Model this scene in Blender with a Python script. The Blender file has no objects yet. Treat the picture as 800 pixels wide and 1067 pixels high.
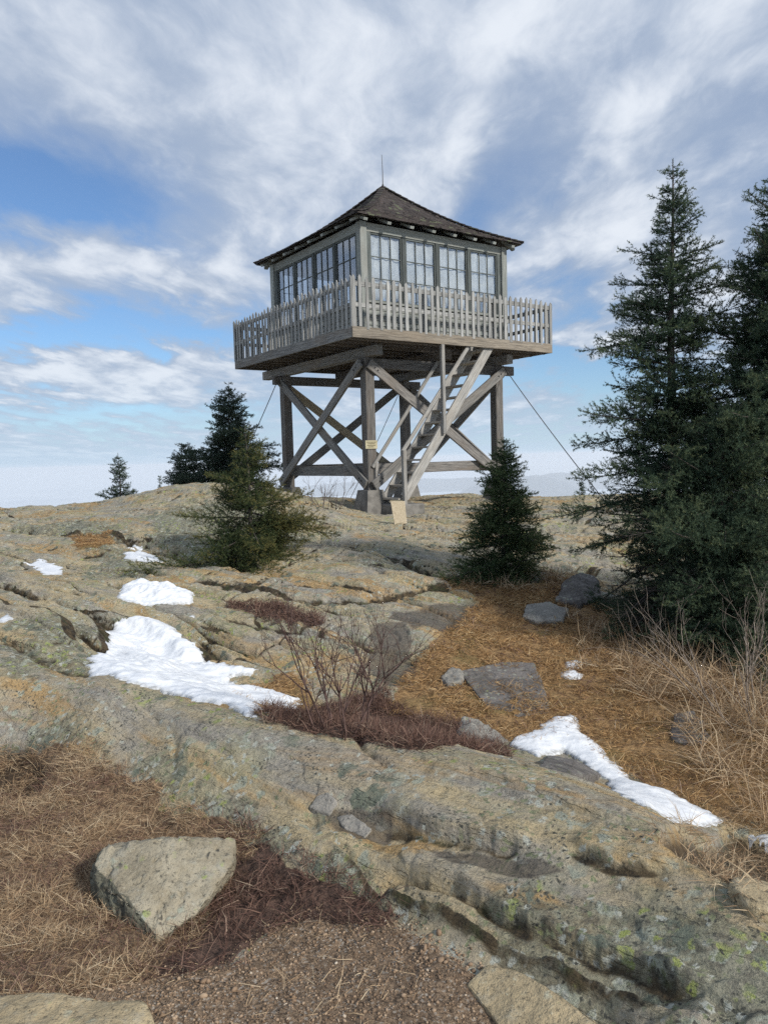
import bpy, bmesh, math, random
import numpy as np
from mathutils import Vector, Matrix

random.seed(7)
R = math.radians
scene = bpy.context.scene
COL = scene.collection

# ------------------------------------------------------------------ camera model (eye at the origin)
FPX, PITCH, ROLL = 784.97, -0.071, -0.0282
IW, IH = 800.0, 1067.0
_cr, _sr = math.cos(ROLL), math.sin(ROLL)
FWD = np.array([0, math.cos(PITCH), math.sin(PITCH)])
_U0 = np.array([0, -math.sin(PITCH), math.cos(PITCH)])
_R0 = np.array([1.0, 0, 0])
RIGHT = _cr*_R0 + _sr*_U0
UP = -_sr*_R0 + _cr*_U0

def ray(px, py):
    a, b = (px-IW/2)/FPX, (py-IH/2)/FPX
    return FWD + a*RIGHT - b*UP

def pz(px, py, z):
    d = ray(px, py)
    return d*(z/d[2])

def pY(px, py, Y):
    d = ray(px, py)
    return d*(Y/d[1])

# ------------------------------------------------------------------ numpy noise
_rs = np.random.RandomState(3)
_perm = _rs.permutation(4096)
_ga = _rs.rand(4096)*2*np.pi
_gx, _gy = np.cos(_ga), np.sin(_ga)
_g3 = _rs.normal(size=(4096, 3)); _g3 /= np.linalg.norm(_g3, axis=1)[:, None]

def perlin(x, y):
    x = np.asarray(x, float); y = np.asarray(y, float)
    xi = np.floor(x).astype(np.int64); yi = np.floor(y).astype(np.int64)
    xf, yf = x-xi, y-yi
    u = xf*xf*xf*(xf*(xf*6-15)+10); v = yf*yf*yf*(yf*(yf*6-15)+10)
    def g(ix, iy, dx, dy):
        h = _perm[(_perm[ix & 4095]+iy) & 4095]
        return _gx[h]*dx+_gy[h]*dy
    n00 = g(xi, yi, xf, yf); n10 = g(xi+1, yi, xf-1, yf)
    n01 = g(xi, yi+1, xf, yf-1); n11 = g(xi+1, yi+1, xf-1, yf-1)
    a = n00+u*(n10-n00); b = n01+u*(n11-n01)
    return (a+v*(b-a))*1.41

def fbm(x, y, oct=4, gain=0.5):
    s = 0; a = 1; t = 0
    for i in range(oct):
        s = s+a*perlin(x*(2**i)+17.3*i, y*(2**i)-9.1*i); t += a; a *= gain
    return s/t

def perlin3(p):
    p = np.asarray(p, float)
    i = np.floor(p).astype(np.int64); f = p-i
    w = f*f*f*(f*(f*6-15)+10)
    out = 0
    for dx in (0, 1):
        for dy in (0, 1):
            for dz in (0, 1):
                h = _perm[(_perm[(_perm[(i[:, 0]+dx) & 4095]+i[:, 1]+dy) & 4095]+i[:, 2]+dz) & 4095]
                g = _g3[h]
                d = g[:, 0]*(f[:, 0]-dx)+g[:, 1]*(f[:, 1]-dy)+g[:, 2]*(f[:, 2]-dz)
                ww = (w[:, 0] if dx else 1-w[:, 0])*(w[:, 1] if dy else 1-w[:, 1])*(w[:, 2] if dz else 1-w[:, 2])
                out = out+d*ww
    return out*1.5

def fbm3(p, oct=3):
    s = 0; a = 1; t = 0
    for k in range(oct):
        s = s+a*perlin3(np.asarray(p)*(2**k)+13.7*k); t += a; a *= .5
    return s/t

def sstep(a, b, x):
    t = np.clip((x-a)/(b-a), 0, 1)
    return t*t*(3-2*t)

def poly_sd(x, y, poly):
    """signed distance, positive inside"""
    poly = np.asarray(poly, float)
    d = np.full(x.shape, 1e9); ins = np.zeros(x.shape, bool)
    n = len(poly)
    for i in range(n):
        ax, ay = poly[i]; bx, by = poly[(i+1) % n]
        ex, ey = bx-ax, by-ay
        t = np.clip(((x-ax)*ex+(y-ay)*ey)/(ex*ex+ey*ey+1e-12), 0, 1)
        d = np.minimum(d, (x-ax-t*ex)**2+(y-ay-t*ey)**2)
        c = ((ay > y) != (by > y))
        with np.errstate(divide='ignore', invalid='ignore'):
            xin = (bx-ax)*(y-ay)/(by-ay+1e-15)+ax
        ins ^= c & (x < xin)
    d = np.sqrt(d)
    return np.where(ins, d, -d)

def line_d(x, y, pts):
    d = np.full(x.shape, 1e9)
    for i in range(len(pts)-1):
        ax, ay = pts[i]; bx, by = pts[i+1]
        ex, ey = bx-ax, by-ay
        t = np.clip(((x-ax)*ex+(y-ay)*ey)/(ex*ex+ey*ey+1e-12), 0, 1)
        d = np.minimum(d, (x-ax-t*ex)**2+(y-ay-t*ey)**2)
    return np.sqrt(d)

# ------------------------------------------------------------------ mesh helpers
def mesh_np(name, V, F, attrs=None, smooth=False):
    V = np.asarray(V, np.float32); F = np.asarray(F, np.int32)
    k = F.shape[1]
    me = bpy.data.meshes.new(name)
    me.vertices.add(len(V)); me.vertices.foreach_set('co', V.ravel())
    me.loops.add(F.size); me.loops.foreach_set('vertex_index', F.ravel())
    me.polygons.add(len(F)); me.polygons.foreach_set('loop_start', np.arange(0, F.size, k, dtype=np.int32))
    if smooth:
        me.polygons.foreach_set('use_smooth', np.ones(len(F), bool))
    for an, av in (attrs or {}).items():
        av = np.asarray(av, np.float32)
        if av.ndim == 1:
            a = me.attributes.new(an, 'FLOAT', 'POINT'); a.data.foreach_set('value', av)
        else:
            a = me.attributes.new(an, 'FLOAT_VECTOR', 'POINT'); a.data.foreach_set('vector', av.ravel())
    me.update(calc_edges=True); me.validate()
    return me

def link(name, me, mat=None, parent=None, loc=None):
    o = bpy.data.objects.new(name, me); COL.objects.link(o)
    if mat is not None and me is not None:
        me.materials.clear(); me.materials.append(mat)
    if parent is not None: o.parent = parent
    if loc is not None: o.location = loc
    return o

def tag(o, label=None, cat=None, group=None, kind=None):
    if label: o['label'] = label
    if cat: o['category'] = cat
    if group: o['group'] = group
    if kind: o['kind'] = kind
    return o

def empty(name, loc, rz=0):
    o = bpy.data.objects.new(name, None); COL.objects.link(o)
    o.location = loc; o.rotation_euler = (0, 0, rz); o.empty_display_size = .2
    return o

class MB:
    """collects boxes, prisms and tubes; attribute gv = coordinates along the grain"""
    def __init__(s): s.v = []; s.f = []; s.g = []
    def beam(s, p0, p1, w, t, nrm=(0, 0, 1), jit=0, taper=1.0):
        p0 = Vector(p0); p1 = Vector(p1); ax = (p1-p0); L = ax.length; ax.normalize()
        n = Vector(nrm); n = n-ax*n.dot(ax)
        if n.length < 1e-6: n = Vector((1, 0, 0))-ax*ax.x
        n.normalize(); sd = n.cross(ax)
        o = len(s.v); off = (random.uniform(-50, 50), random.uniform(-50, 50), random.uniform(-50, 50))
        nseg = max(1, int(L/.6)) if jit else 1
        for i in range(nseg+1):
            q = p0+ax*(L*i/nseg); k = 1+(taper-1)*i/nseg
            jx = random.uniform(-jit, jit); jy = random.uniform(-jit, jit)
            for a, b in ((-1, -1), (1, -1), (1, 1), (-1, 1)):
                s.v.append(q+sd*(a*w/2*k+jx)+n*(b*t/2*k+jy))
                s.g.append((L*i/nseg+off[0], a*w/2+off[1], b*t/2+off[2]))
        for i in range(nseg):
            for j in range(4):
                a = o+i*4+j; b = o+i*4+(j+1) % 4
                s.f.append((a, b, b+4, a+4))
        s.f.append((o+3, o+2, o+1, o)); e = o+nseg*4
        s.f.append((e, e+1, e+2, e+3))
        return s
    def box(s, c, size, rz=0):
        c = Vector(c); a = Vector((math.cos(rz), math.sin(rz), 0)) * (size[0]/2)
        return s.beam(c-a, c+a, size[1], size[2])
    def poly(s, pts, thick=None, nrm=None):
        o = len(s.v); off = [random.uniform(-50, 50) for _ in range(3)]
        pts = [Vector(p) for p in pts]; n = len(pts)
        def add(p): s.v.append(p); s.g.append((p.x+p.y+off[0], p.z+off[1], p.x-p.y+off[2]))
        for p in pts: add(p)
        s.f.append(tuple(range(o, o+n)))
        if thick:
            m = Vector(nrm)*thick
            for p in pts: add(p-m)
            s.f.append(tuple(range(o+2*n-1, o+n-1, -1)))
            for i in range(n):
                j = (i+1) % n
                s.f.append((o+j, o+i, o+n+i, o+n+j))
        return s
    def tube(s, pts, r0, r1=None, k=6):
        r1 = r0 if r1 is None else r1
        pts = [Vector(p) for p in pts]; n = len(pts); o = len(s.v)
        off = [random.uniform(-50, 50) for _ in range(3)]; run = 0
        for i, p in enumerate(pts):
            d = (pts[min(i+1, n-1)]-pts[max(i-1, 0)]).normalized()
            a = d.orthogonal().normalized() if i == 0 else (a-d*a.dot(d)).normalized()
            b = d.cross(a); r = r0+(r1-r0)*i/(n-1)
            if i: run += (p-pts[i-1]).length
            for j in range(k):
                t = 2*math.pi*j/k
                s.v.append(p+(a*math.cos(t)+b*math.sin(t))*r)
                s.g.append((run+off[0], math.cos(t)*r+off[1], math.sin(t)*r+off[2]))
        for i in range(n-1):
            for j in range(k):
                j2 = (j+1) % k
                s.f.append((o+i*k+j, o+i*k+j2, o+(i+1)*k+j2, o+(i+1)*k+j))
        s.f.append(tuple(o+j for j in range(k-1, -1, -1)))
        s.f.append(tuple(o+(n-1)*k+j for j in range(k)))
        return s
    def build(s, name, mat, parent=None, loc=None, bevel=0, smooth=False):
        me = bpy.data.meshes.new(name)
        me.from_pydata([tuple(v) for v in s.v], [], s.f)
        a = me.attributes.new('gv', 'FLOAT_VECTOR', 'POINT')
        a.data.foreach_set('vector', np.asarray(s.g, np.float32).ravel())
        if smooth: me.polygons.foreach_set('use_smooth', [True]*len(me.polygons))
        me.update()
        o = link(name, me, mat, parent, loc)
        if bevel:
            m = o.modifiers.new('bevel', 'BEVEL'); m.width = bevel; m.segments = 1; m.limit_method = 'ANGLE'
        return o

# ------------------------------------------------------------------ node helpers
class NT:
    def __init__(s, tree): s.t = tree; s.n = tree.nodes; s.l = tree.links
    def new(s, typ, **kw):
        n = s.n.new(typ)
        for k, v in kw.items():
            if k == 'ins':
                for a, b in v.items(): s.put(n.inputs[a], b)
            else: setattr(n, k, v)
        return n
    def put(s, sock, val):
        if isinstance(val, bpy.types.NodeSocket): s.l.new(val, sock)
        elif isinstance(val, (tuple, list)) and sock.type == 'RGBA' and len(val) == 3: sock.default_value = (*val, 1)
        else: sock.default_value = val
    def math(s, op, a, b=None, c=None, clamp=False):
        n = s.n.new('ShaderNodeMath'); n.operation = op; n.use_clamp = clamp
        s.put(n.inputs[0], a)
        if b is not None: s.put(n.inputs[1], b)
        if c is not None: s.put(n.inputs[2], c)
        return n.outputs[0]
    def vmath(s, op, a, b=None, scale=None):
        n = s.n.new('ShaderNodeVectorMath'); n.operation = op
        s.put(n.inputs[0], a)
        if b is not None: s.put(n.inputs[1], b)
        if scale is not None: s.put(n.inputs['Scale'], scale)
        return n.outputs['Value' if op in ('DOT_PRODUCT', 'LENGTH', 'DISTANCE') else 'Vector']
    def mix(s, f, a, b, mode='MIX'):
        n = s.n.new('ShaderNodeMix'); n.data_type = 'RGBA'; n.blend_type = mode
        s.put(n.inputs[0], f); s.put(n.inputs[6], a); s.put(n.inputs[7], b)
        return n.outputs[2]
    def ramp(s, f, lo, hi, a=0.0, b=1.0):
        n = s.n.new('ShaderNodeMapRange'); n.interpolation_type = 'SMOOTHSTEP'
        s.put(n.inputs[0], f); s.put(n.inputs[1], lo); s.put(n.inputs[2], hi); s.put(n.inputs[3], a); s.put(n.inputs[4], b)
        return n.outputs[0]
    def noise(s, vec, scale, detail=3, rough=.55, dist=0.0, out='Fac'):
        n = s.n.new('ShaderNodeTexNoise')
        if vec is not None: s.put(n.inputs['Vector'], vec)
        n.inputs['Scale'].default_value = scale; n.inputs['Detail'].default_value = detail
        n.inputs['Roughness'].default_value = rough; n.inputs['Distortion'].default_value = dist
        return n.outputs[out]
    def voro(s, vec, scale, out='Distance', feature='F1', rand=1.0):
        n = s.n.new('ShaderNodeTexVoronoi'); n.feature = feature
        s.put(n.inputs['Vector'], vec); n.inputs['Scale'].default_value = scale; n.inputs['Randomness'].default_value = rand
        return n.outputs[out]
    def attr(s, name, out='Fac'):
        n = s.n.new('ShaderNodeAttribute'); n.attribute_name = name
        return n.outputs[out]
    def mapping(s, vec, sc=(1, 1, 1), rot=(0, 0, 0), loc=(0, 0, 0)):
        n = s.n.new('ShaderNodeMapping'); s.put(n.inputs[0], vec)
        n.inputs['Location'].default_value = loc; n.inputs['Rotation'].default_value = rot; n.inputs['Scale'].default_value = sc
        return n.outputs[0]

def newmat(name):
    m = bpy.data.materials.new(name); m.use_nodes = True
    nt = NT(m.node_tree)
    b = m.node_tree.nodes['Principled BSDF']
    b.inputs['Specular IOR Level'].default_value = .25
    return m, nt, b

def bump(nt, b, h, strength=.5, dist=.01, chain=None):
    n = nt.new('ShaderNodeBump'); n.inputs['Strength'].default_value = strength; n.inputs['Distance'].default_value = dist
    nt.put(n.inputs['Height'], h)
    if chain is not None: nt.put(n.inputs['Normal'], chain)
    nt.l.new(n.outputs[0], b.inputs['Normal'])
    return n.outputs[0]

def wood(name, c1, c2, c3, rough=.85, stain_shade=.5, blotch=1.2):
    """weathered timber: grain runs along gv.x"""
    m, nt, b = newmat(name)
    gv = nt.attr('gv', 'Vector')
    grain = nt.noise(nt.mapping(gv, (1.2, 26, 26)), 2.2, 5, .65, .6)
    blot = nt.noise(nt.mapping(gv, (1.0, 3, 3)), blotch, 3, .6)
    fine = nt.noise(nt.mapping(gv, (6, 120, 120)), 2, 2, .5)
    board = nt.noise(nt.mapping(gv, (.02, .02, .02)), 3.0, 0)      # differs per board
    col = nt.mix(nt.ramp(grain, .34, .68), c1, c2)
    col = nt.mix(nt.ramp(blot, .42, .72, 0, stain_shade), col, c3)
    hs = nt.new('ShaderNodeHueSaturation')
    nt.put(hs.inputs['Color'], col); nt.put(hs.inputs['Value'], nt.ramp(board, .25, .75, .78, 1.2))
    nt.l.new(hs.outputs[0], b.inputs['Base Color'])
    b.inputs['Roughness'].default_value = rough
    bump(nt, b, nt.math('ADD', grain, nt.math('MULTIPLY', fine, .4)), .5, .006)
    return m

def plain(name, col, rough=.6, var=.25, scale=9, metal=0, bumpd=.003):
    m, nt, b = newmat(name)
    tc = nt.new('ShaderNodeTexCoord').outputs['Object']
    n = nt.noise(tc, scale, 5, .6)
    d = tuple(c*(1-var) for c in col); l = tuple(min(1, c*(1+var)) for c in col)
    nt.put(b.inputs['Base Color'], nt.mix(nt.ramp(n, .3, .7), d, l))
    b.inputs['Roughness'].default_value = rough; b.inputs['Metallic'].default_value = metal
    bump(nt, b, nt.noise(tc, scale*6, 4, .6), .4, bumpd)
    return m

# ================================================================== TERRAIN
CTRL_PX = [  # photo point -> height below the eye
 # hollow in front of the ridge
 (50,1050,-1.63),(300,1045,-1.66),(450,1045,-1.65),(120,970,-1.70),(300,940,-1.705),(60,860,-1.70),(25,800,-1.72),(170,850,-1.72),
 # toe of the ridge
 (0,752,-1.585),(60,772,-1.62),(130,802,-1.65),(250,872,-1.69),(400,945,-1.67),(520,1008,-1.64),(640,1070,-1.63),
 # flank and crest
 (60,735,-1.46),(140,765,-1.51),(250,815,-1.545),(320,860,-1.565),(400,890,-1.56),(480,930,-1.555),(580,975,-1.54),(680,1035,-1.545),
 (0,692,-1.29),(100,715,-1.33),(200,737,-1.36),(300,755,-1.385),(400,773,-1.40),(480,786,-1.40),(560,804,-1.385),(640,832,-1.37),(700,864,-1.36),(760,920,-1.38),(800,975,-1.42),
 (250,775,-1.43),(400,825,-1.46),(520,850,-1.445),(620,890,-1.445),(700,950,-1.47),
 # trough behind it
 (120,690,-1.66),(200,715,-1.74),(260,735,-1.80),(310,742,-1.83),(350,762,-1.86),(420,762,-1.87),(480,772,-1.89),(540,778,-1.91),(600,800,-1.92),(650,825,-1.92),(745,862,-1.93),(790,882,-1.90),(810,930,-1.84),
 (130,655,-1.56),(230,690,-1.72),(170,680,-1.64),(60,680,-1.40),
 # slabs on the left, middle distance
 (0,640,-1.33),(0,600,-1.28),(0,560,-1.22),(60,590,-1.42),(60,640,-1.37),(150,617,-1.46),(150,582,-1.36),(100,610,-1.43),(100,570,-1.28),(200,620,-1.47),
 (300,640,-1.56),(400,665,-1.68),(450,640,-1.60),(480,665,-1.72),(400,695,-1.78),(350,600,-1.42),(440,600,-1.48),(250,592,-1.38),(300,565,-1.30),(400,565,-1.29),(300,680,-1.70),
 (390,540,-1.21),(430,530,-1.17),(350,540,-1.10),(450,518,-1.12),
 # skyline
 (190,506,-.62),(140,516,-.80),(100,526,-.97),(50,529,-1.02),(0,532,-1.06),(240,508,-.66),(290,513,-.78),(340,520,-.93),
 (190,530,-.84),(190,562,-1.24),(110,545,-1.08),(270,535,-.95),(40,548,-1.15),
 (600,518,-1.16),(650,518,-1.15),(530,520,-1.15),(600,560,-1.36),(560,600,-1.55),(610,612,-1.62),(640,560,-1.35),
 # grassy hollow on the right
 (560,650,-1.80),(640,680,-1.89),(520,640,-1.72),(500,700,-1.83),(520,745,-1.87),(600,705,-1.88),(700,672,-1.90),(700,760,-1.94),(800,700,-1.90),(800,800,-1.95),(440,700,-1.80),(640,620,-1.72),
]
pts = [pz(*c) for c in CTRL_PX]
EXTRA = [(0,0,-1.6),(-1.2,.6,-1.62),(1.2,.6,-1.62),(-3,1,-1.6),(3,1,-1.75),(-4.5,3.5,-1.5),(1.7,1.3,-1.55),(3.2,.3,-1.75),(3.2,3.6,-1.95),(2.4,1.6,-1.75),(4.5,6,-1.9),(6.5,8,-1.9),(-6,7,-1.3),(-9,10,-1.25),
 (-9,5,-1.4),(8,4,-1.9),(0,-3,-1.7),(6,-2,-1.7),(-6,-2,-1.6),(0,-9,-2.4),(-10,-6,-2.4),(10,-6,-2.4),(-13,14,-1.3),(-17,20,-1.6),(9,13,-1.6),(13,18,-1.7),(10,22,-1.5),
 (-8,26,-1.5),(-3,27,-1.6),(3,26,-1.6),(9,27,-2.0),(-14,28,-2.4),(-6,34,-4.2),(2,34,-3.4),(10,34,-3.6),(-16,36,-5),(18,30,-4),(20,18,-3),(-22,20,-3.2),(-22,8,-3),(18,6,-3),
 (-18,-6,-4),(18,-6,-4),(0,-18,-5),(-2.5,20.2,-1.12),(2.9,19.2,-1.2),(.7,22.4,-1.2),(.2,19.7,-1.18),(-.3,17,-1.2)]
CP = np.array([tuple(p) for p in pts]+EXTRA, float)

def _tps_fit(P, lam):
    n = len(P)
    # log-like warp so near controls do not ring: work in a compressed space
    Q = warp2(P[:, 0], P[:, 1])
    d = np.hypot(Q[:, None, 0]-Q[None, :, 0], Q[:, None, 1]-Q[None, :, 1])
    K = np.where(d > 0, d*d*np.log(d+1e-12), 0)+lam*np.eye(n)
    A = np.zeros((n+3, n+3)); A[:n, :n] = K
    A[:n, n] = 1; A[:n, n+1:] = Q; A[n, :n] = 1; A[n+1:, :n] = Q.T
    return Q, np.linalg.solve(A, np.concatenate([P[:, 2], [0, 0, 0]]))

def warp2(x, y):
    r = np.hypot(x, y-.0)+1e-9
    k = np.log1p(r/2.0)*2.0/r
    return np.stack([x*k, y*k], -1)

_Q, _W = _tps_fit(CP, 0.015)

def base_h(x, y):
    x = np.asarray(x, float); y = np.asarray(y, float)
    shp = x.shape; x = x.ravel(); y = y.ravel()
    r = np.hypot(x, y-8); s = np.minimum(1, 27/np.maximum(r, 1e-6))
    xc, yc = x*s, 8+(y-8)*s
    q = warp2(xc, yc); out = np.zeros(len(x)); n = len(_Q)
    for a in range(0, len(x), 40000):
        qq = q[a:a+40000]
        d2 = (qq[:, None, 0]-_Q[None, :, 0])**2+(qq[:, None, 1]-_Q[None, :, 1])**2
        out[a:a+40000] = (.5*d2*np.log(d2+1e-20))@_W[:n]+_W[n]+qq@_W[n+1:]
    e = np.maximum(r-27, 0)
    fall = .22*e+.004*e*e
    out = out-fall
    far = sstep(150, 900, r)
    out = np.maximum(out, -600)*(1-far)-600*far
    return out.reshape(shp)

def hit(px, py, h=None):
    """where the sight line through a photo point meets the ground"""
    d = ray(px, py); t = np.geomspace(1.5, 60, 2500)
    p = d[None, :]*t[:, None]
    g = (h or base_h)(p[:, 0], p[:, 1])
    k = np.argmax(p[:, 2] < g)
    if k == 0: k = len(t)-1
    return p[k, 0], p[k, 1]

def wpoly(pp): return [hit(*p) for p in pp]

ZONES = {
 'gold': [[(432,690),(470,655),(500,628),(545,612),(600,605),(640,640),(700,650),(800,660),(830,700),(830,870),(745,852),(660,812),(600,770),(560,775),(500,764),(445,748),(400,742)],
          [(455,604),(520,606),(585,604),(590,618),(500,628)],[(225,718),(300,700),(330,720),(320,745),(270,742)],[(72,556),(112,552),(118,566),(84,572)]],
 'straw': [[(-60,772),(0,770),(60,778),(130,808),(190,842),(245,870),(262,888),(235,905),(215,965),(150,1012),(90,1032),(-60,1045)]],
 'heath': [[(240,866),(330,918),(405,950),(400,962),(320,955),(290,958),(240,1008),(150,1018),(205,965),(238,900)],
           [(268,748),(335,735),(400,722),(432,748),(505,766),(525,787),(440,782),(380,772),(300,756)],
           [(240,630),(265,625),(320,640),(335,650),(290,646)]],
 'gravel': [[(150,1018),(240,1004),(295,955),(405,958),(480,1002),(580,1060),(600,1110),(-80,1130),(-80,1060),(90,1034)]],
 'dark': [[(-40,760),(20,768),(50,790),(40,822),(0,838),(-40,840)],[(690,880),(760,862),(840,885),(840,940),(780,930),(730,900)]],
 'lichen': [[(0,735),(60,752),(130,778),(250,838),(330,880),(400,915),(470,945),(560,985),(640,1030),(640,1075),(520,1012),(400,950),(250,876),(130,806),(60,776),(0,758)],[(400,925),(520,930),(700,960),(800,1000),(800,1067),(680,1067),(560,1010)],[(150,535),(260,520),(330,560),(250,590),(170,570)],[(90,560),(150,575),(160,600),(100,606)],[(0,690),(80,700),(100,660),(20,650)],[(0,548),(90,540),(150,560),(80,560)]],  # first band, along the ridge toe: dark lichen plus painted flank shade
 'wet': [[(338,834),(372,832),(412,842),(404,858),(372,862),(345,850)],[(440,880),(500,882),(590,908),(560,918),(470,905)],
         [(385,652),(425,650),(432,715),(405,718),(385,690)],[(480,655),(430,660),(400,640),(450,628),(510,628)]],
}
WZ = {k: [wpoly(p) for p in v] for k, v in ZONES.items()}
# grooves and cracks in the bedrock: photo polyline, depth, half width, vegetated?
GROOVES = [
 ([(330,842),(372,848),(408,858)], .05, .07, 0),
 ([(360,756),(376,778),(404,796)], .03, .02, .4),
 ([(150,735),(185,768),(180,800)], .02, .02, .3),
 ([(0,603),(55,622),(105,640),(140,650),(180,672)], .14, .10, 1.0),
 ([(0,575),(70,600),(150,606)], .07, .10, .7),
 ([(205,602),(300,618),(380,622),(470,612)], .12, .12, 1.0),
 ([(330,560),(400,578),(470,600)], .12, .10, .7),
 ([(335,548),(420,556),(470,562)], .08, .09, .5),
 ([(420,540),(500,548),(600,552)], .08, .10, .5),
 ([(420,528),(520,533),(600,535)], .07, .10, .4),
 ([(0,548),(90,556),(180,574),(260,590)], .14, .16, .6),
 ([(140,528),(230,524),(330,536)], .06, .12, .2),
 ([(240,645),(300,655),(390,672)], .06, .08, .8),
 ([(100,700),(60,690),(0,662)], .06, .09, .6),
 ([(560,565),(640,572)], .06, .10, .5),
]
WG = [([hit(*p) for p in g[0]],)+tuple(g[1:]) for g in GROOVES]
LEDGE = [([hit(*p) for p in [(415,930),(480,950),(560,985),(640,1022),(720,1060)]], .045, .07)]

# scarps: the slab above the line stands proud of the one below it
SCARPS = [
 ([(385,838),(430,856),(470,868),(520,884),(566,892)], .085, .15),
 ([(585,884),(640,903),(704,912)], .055, .12),
 ([(380,886),(440,908),(500,934),(560,966),(660,1010),(800,1064)], .085, .18),
 ([(330,862),(400,928),(470,952),(560,998),(620,1024),(760,1072)], -.055, .07),
 ([(0,700),(120,735),(230,775),(300,800)], .014, .15),
 ([(180,775),(260,812),(330,846)], .02, .12),
 ([(480,800),(560,826),(650,862)], .03, .10),
]
WS = [([hit(*p) for p in a], h, w) for a, h, w in SCARPS]

def scarp(x, y, line, h, w):
    L = np.array(line); best = np.full(x.shape, 1e9); side = np.zeros(x.shape); run = np.zeros(x.shape)
    seg = np.hypot(*(L[1:]-L[:-1]).T); cum = np.concatenate([[0], np.cumsum(seg)])
    for i in range(len(L)-1):
        ax, ay = L[i]; ex, ey = L[i+1]-L[i]
        t = np.clip(((x-ax)*ex+(y-ay)*ey)/(ex*ex+ey*ey), 0, 1)
        d = np.hypot(x-ax-t*ex, y-ay-t*ey); m = d < best
        best = np.where(m, d, best); side = np.where(m, np.sign(ex*(y-ay)-ey*(x-ax)), side)
        run = np.where(m, (cum[i]+t*seg[i])/cum[-1], run)
    s = side*best
    end = sstep(0, .18, run)*(1-sstep(.82, 1, run))
    up = sstep(-.013, .013, s)*2-1
    return h*.5*up*np.exp(-best/w)*end, np.exp(-((s+.02)/.028)**2)*end*(abs(h) > .03)  # second value masks the shade line painted at the scarp foot

def zones(x, y):
    n1 = fbm(x*2.3, y*2.3, 4)*.16+fbm(x*11, y*11, 3)*.05
    out = {}
    dist = np.hypot(x, y)
    for k, polys in WZ.items():
        a = np.zeros(x.shape)
        for p in polys:
            pp = np.array(p); m = .8
            sel = (x > pp[:, 0].min()-m) & (x < pp[:, 0].max()+m) & (y > pp[:, 1].min()-m) & (y < pp[:, 1].max()+m)
            if sel.any():
                k2 = .35 if k in ('wet', 'dark') else (2.2 if k == 'lichen' else 1)
                w = np.clip(dist[sel]*.012, .02, .2)
                a[sel] = np.maximum(a[sel], sstep(-w, w, poly_sd(x[sel], y[sel], p)+n1[sel]*k2*np.clip(dist[sel]/5, .35, 1.3)))
        out[k] = a
    return out

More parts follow.
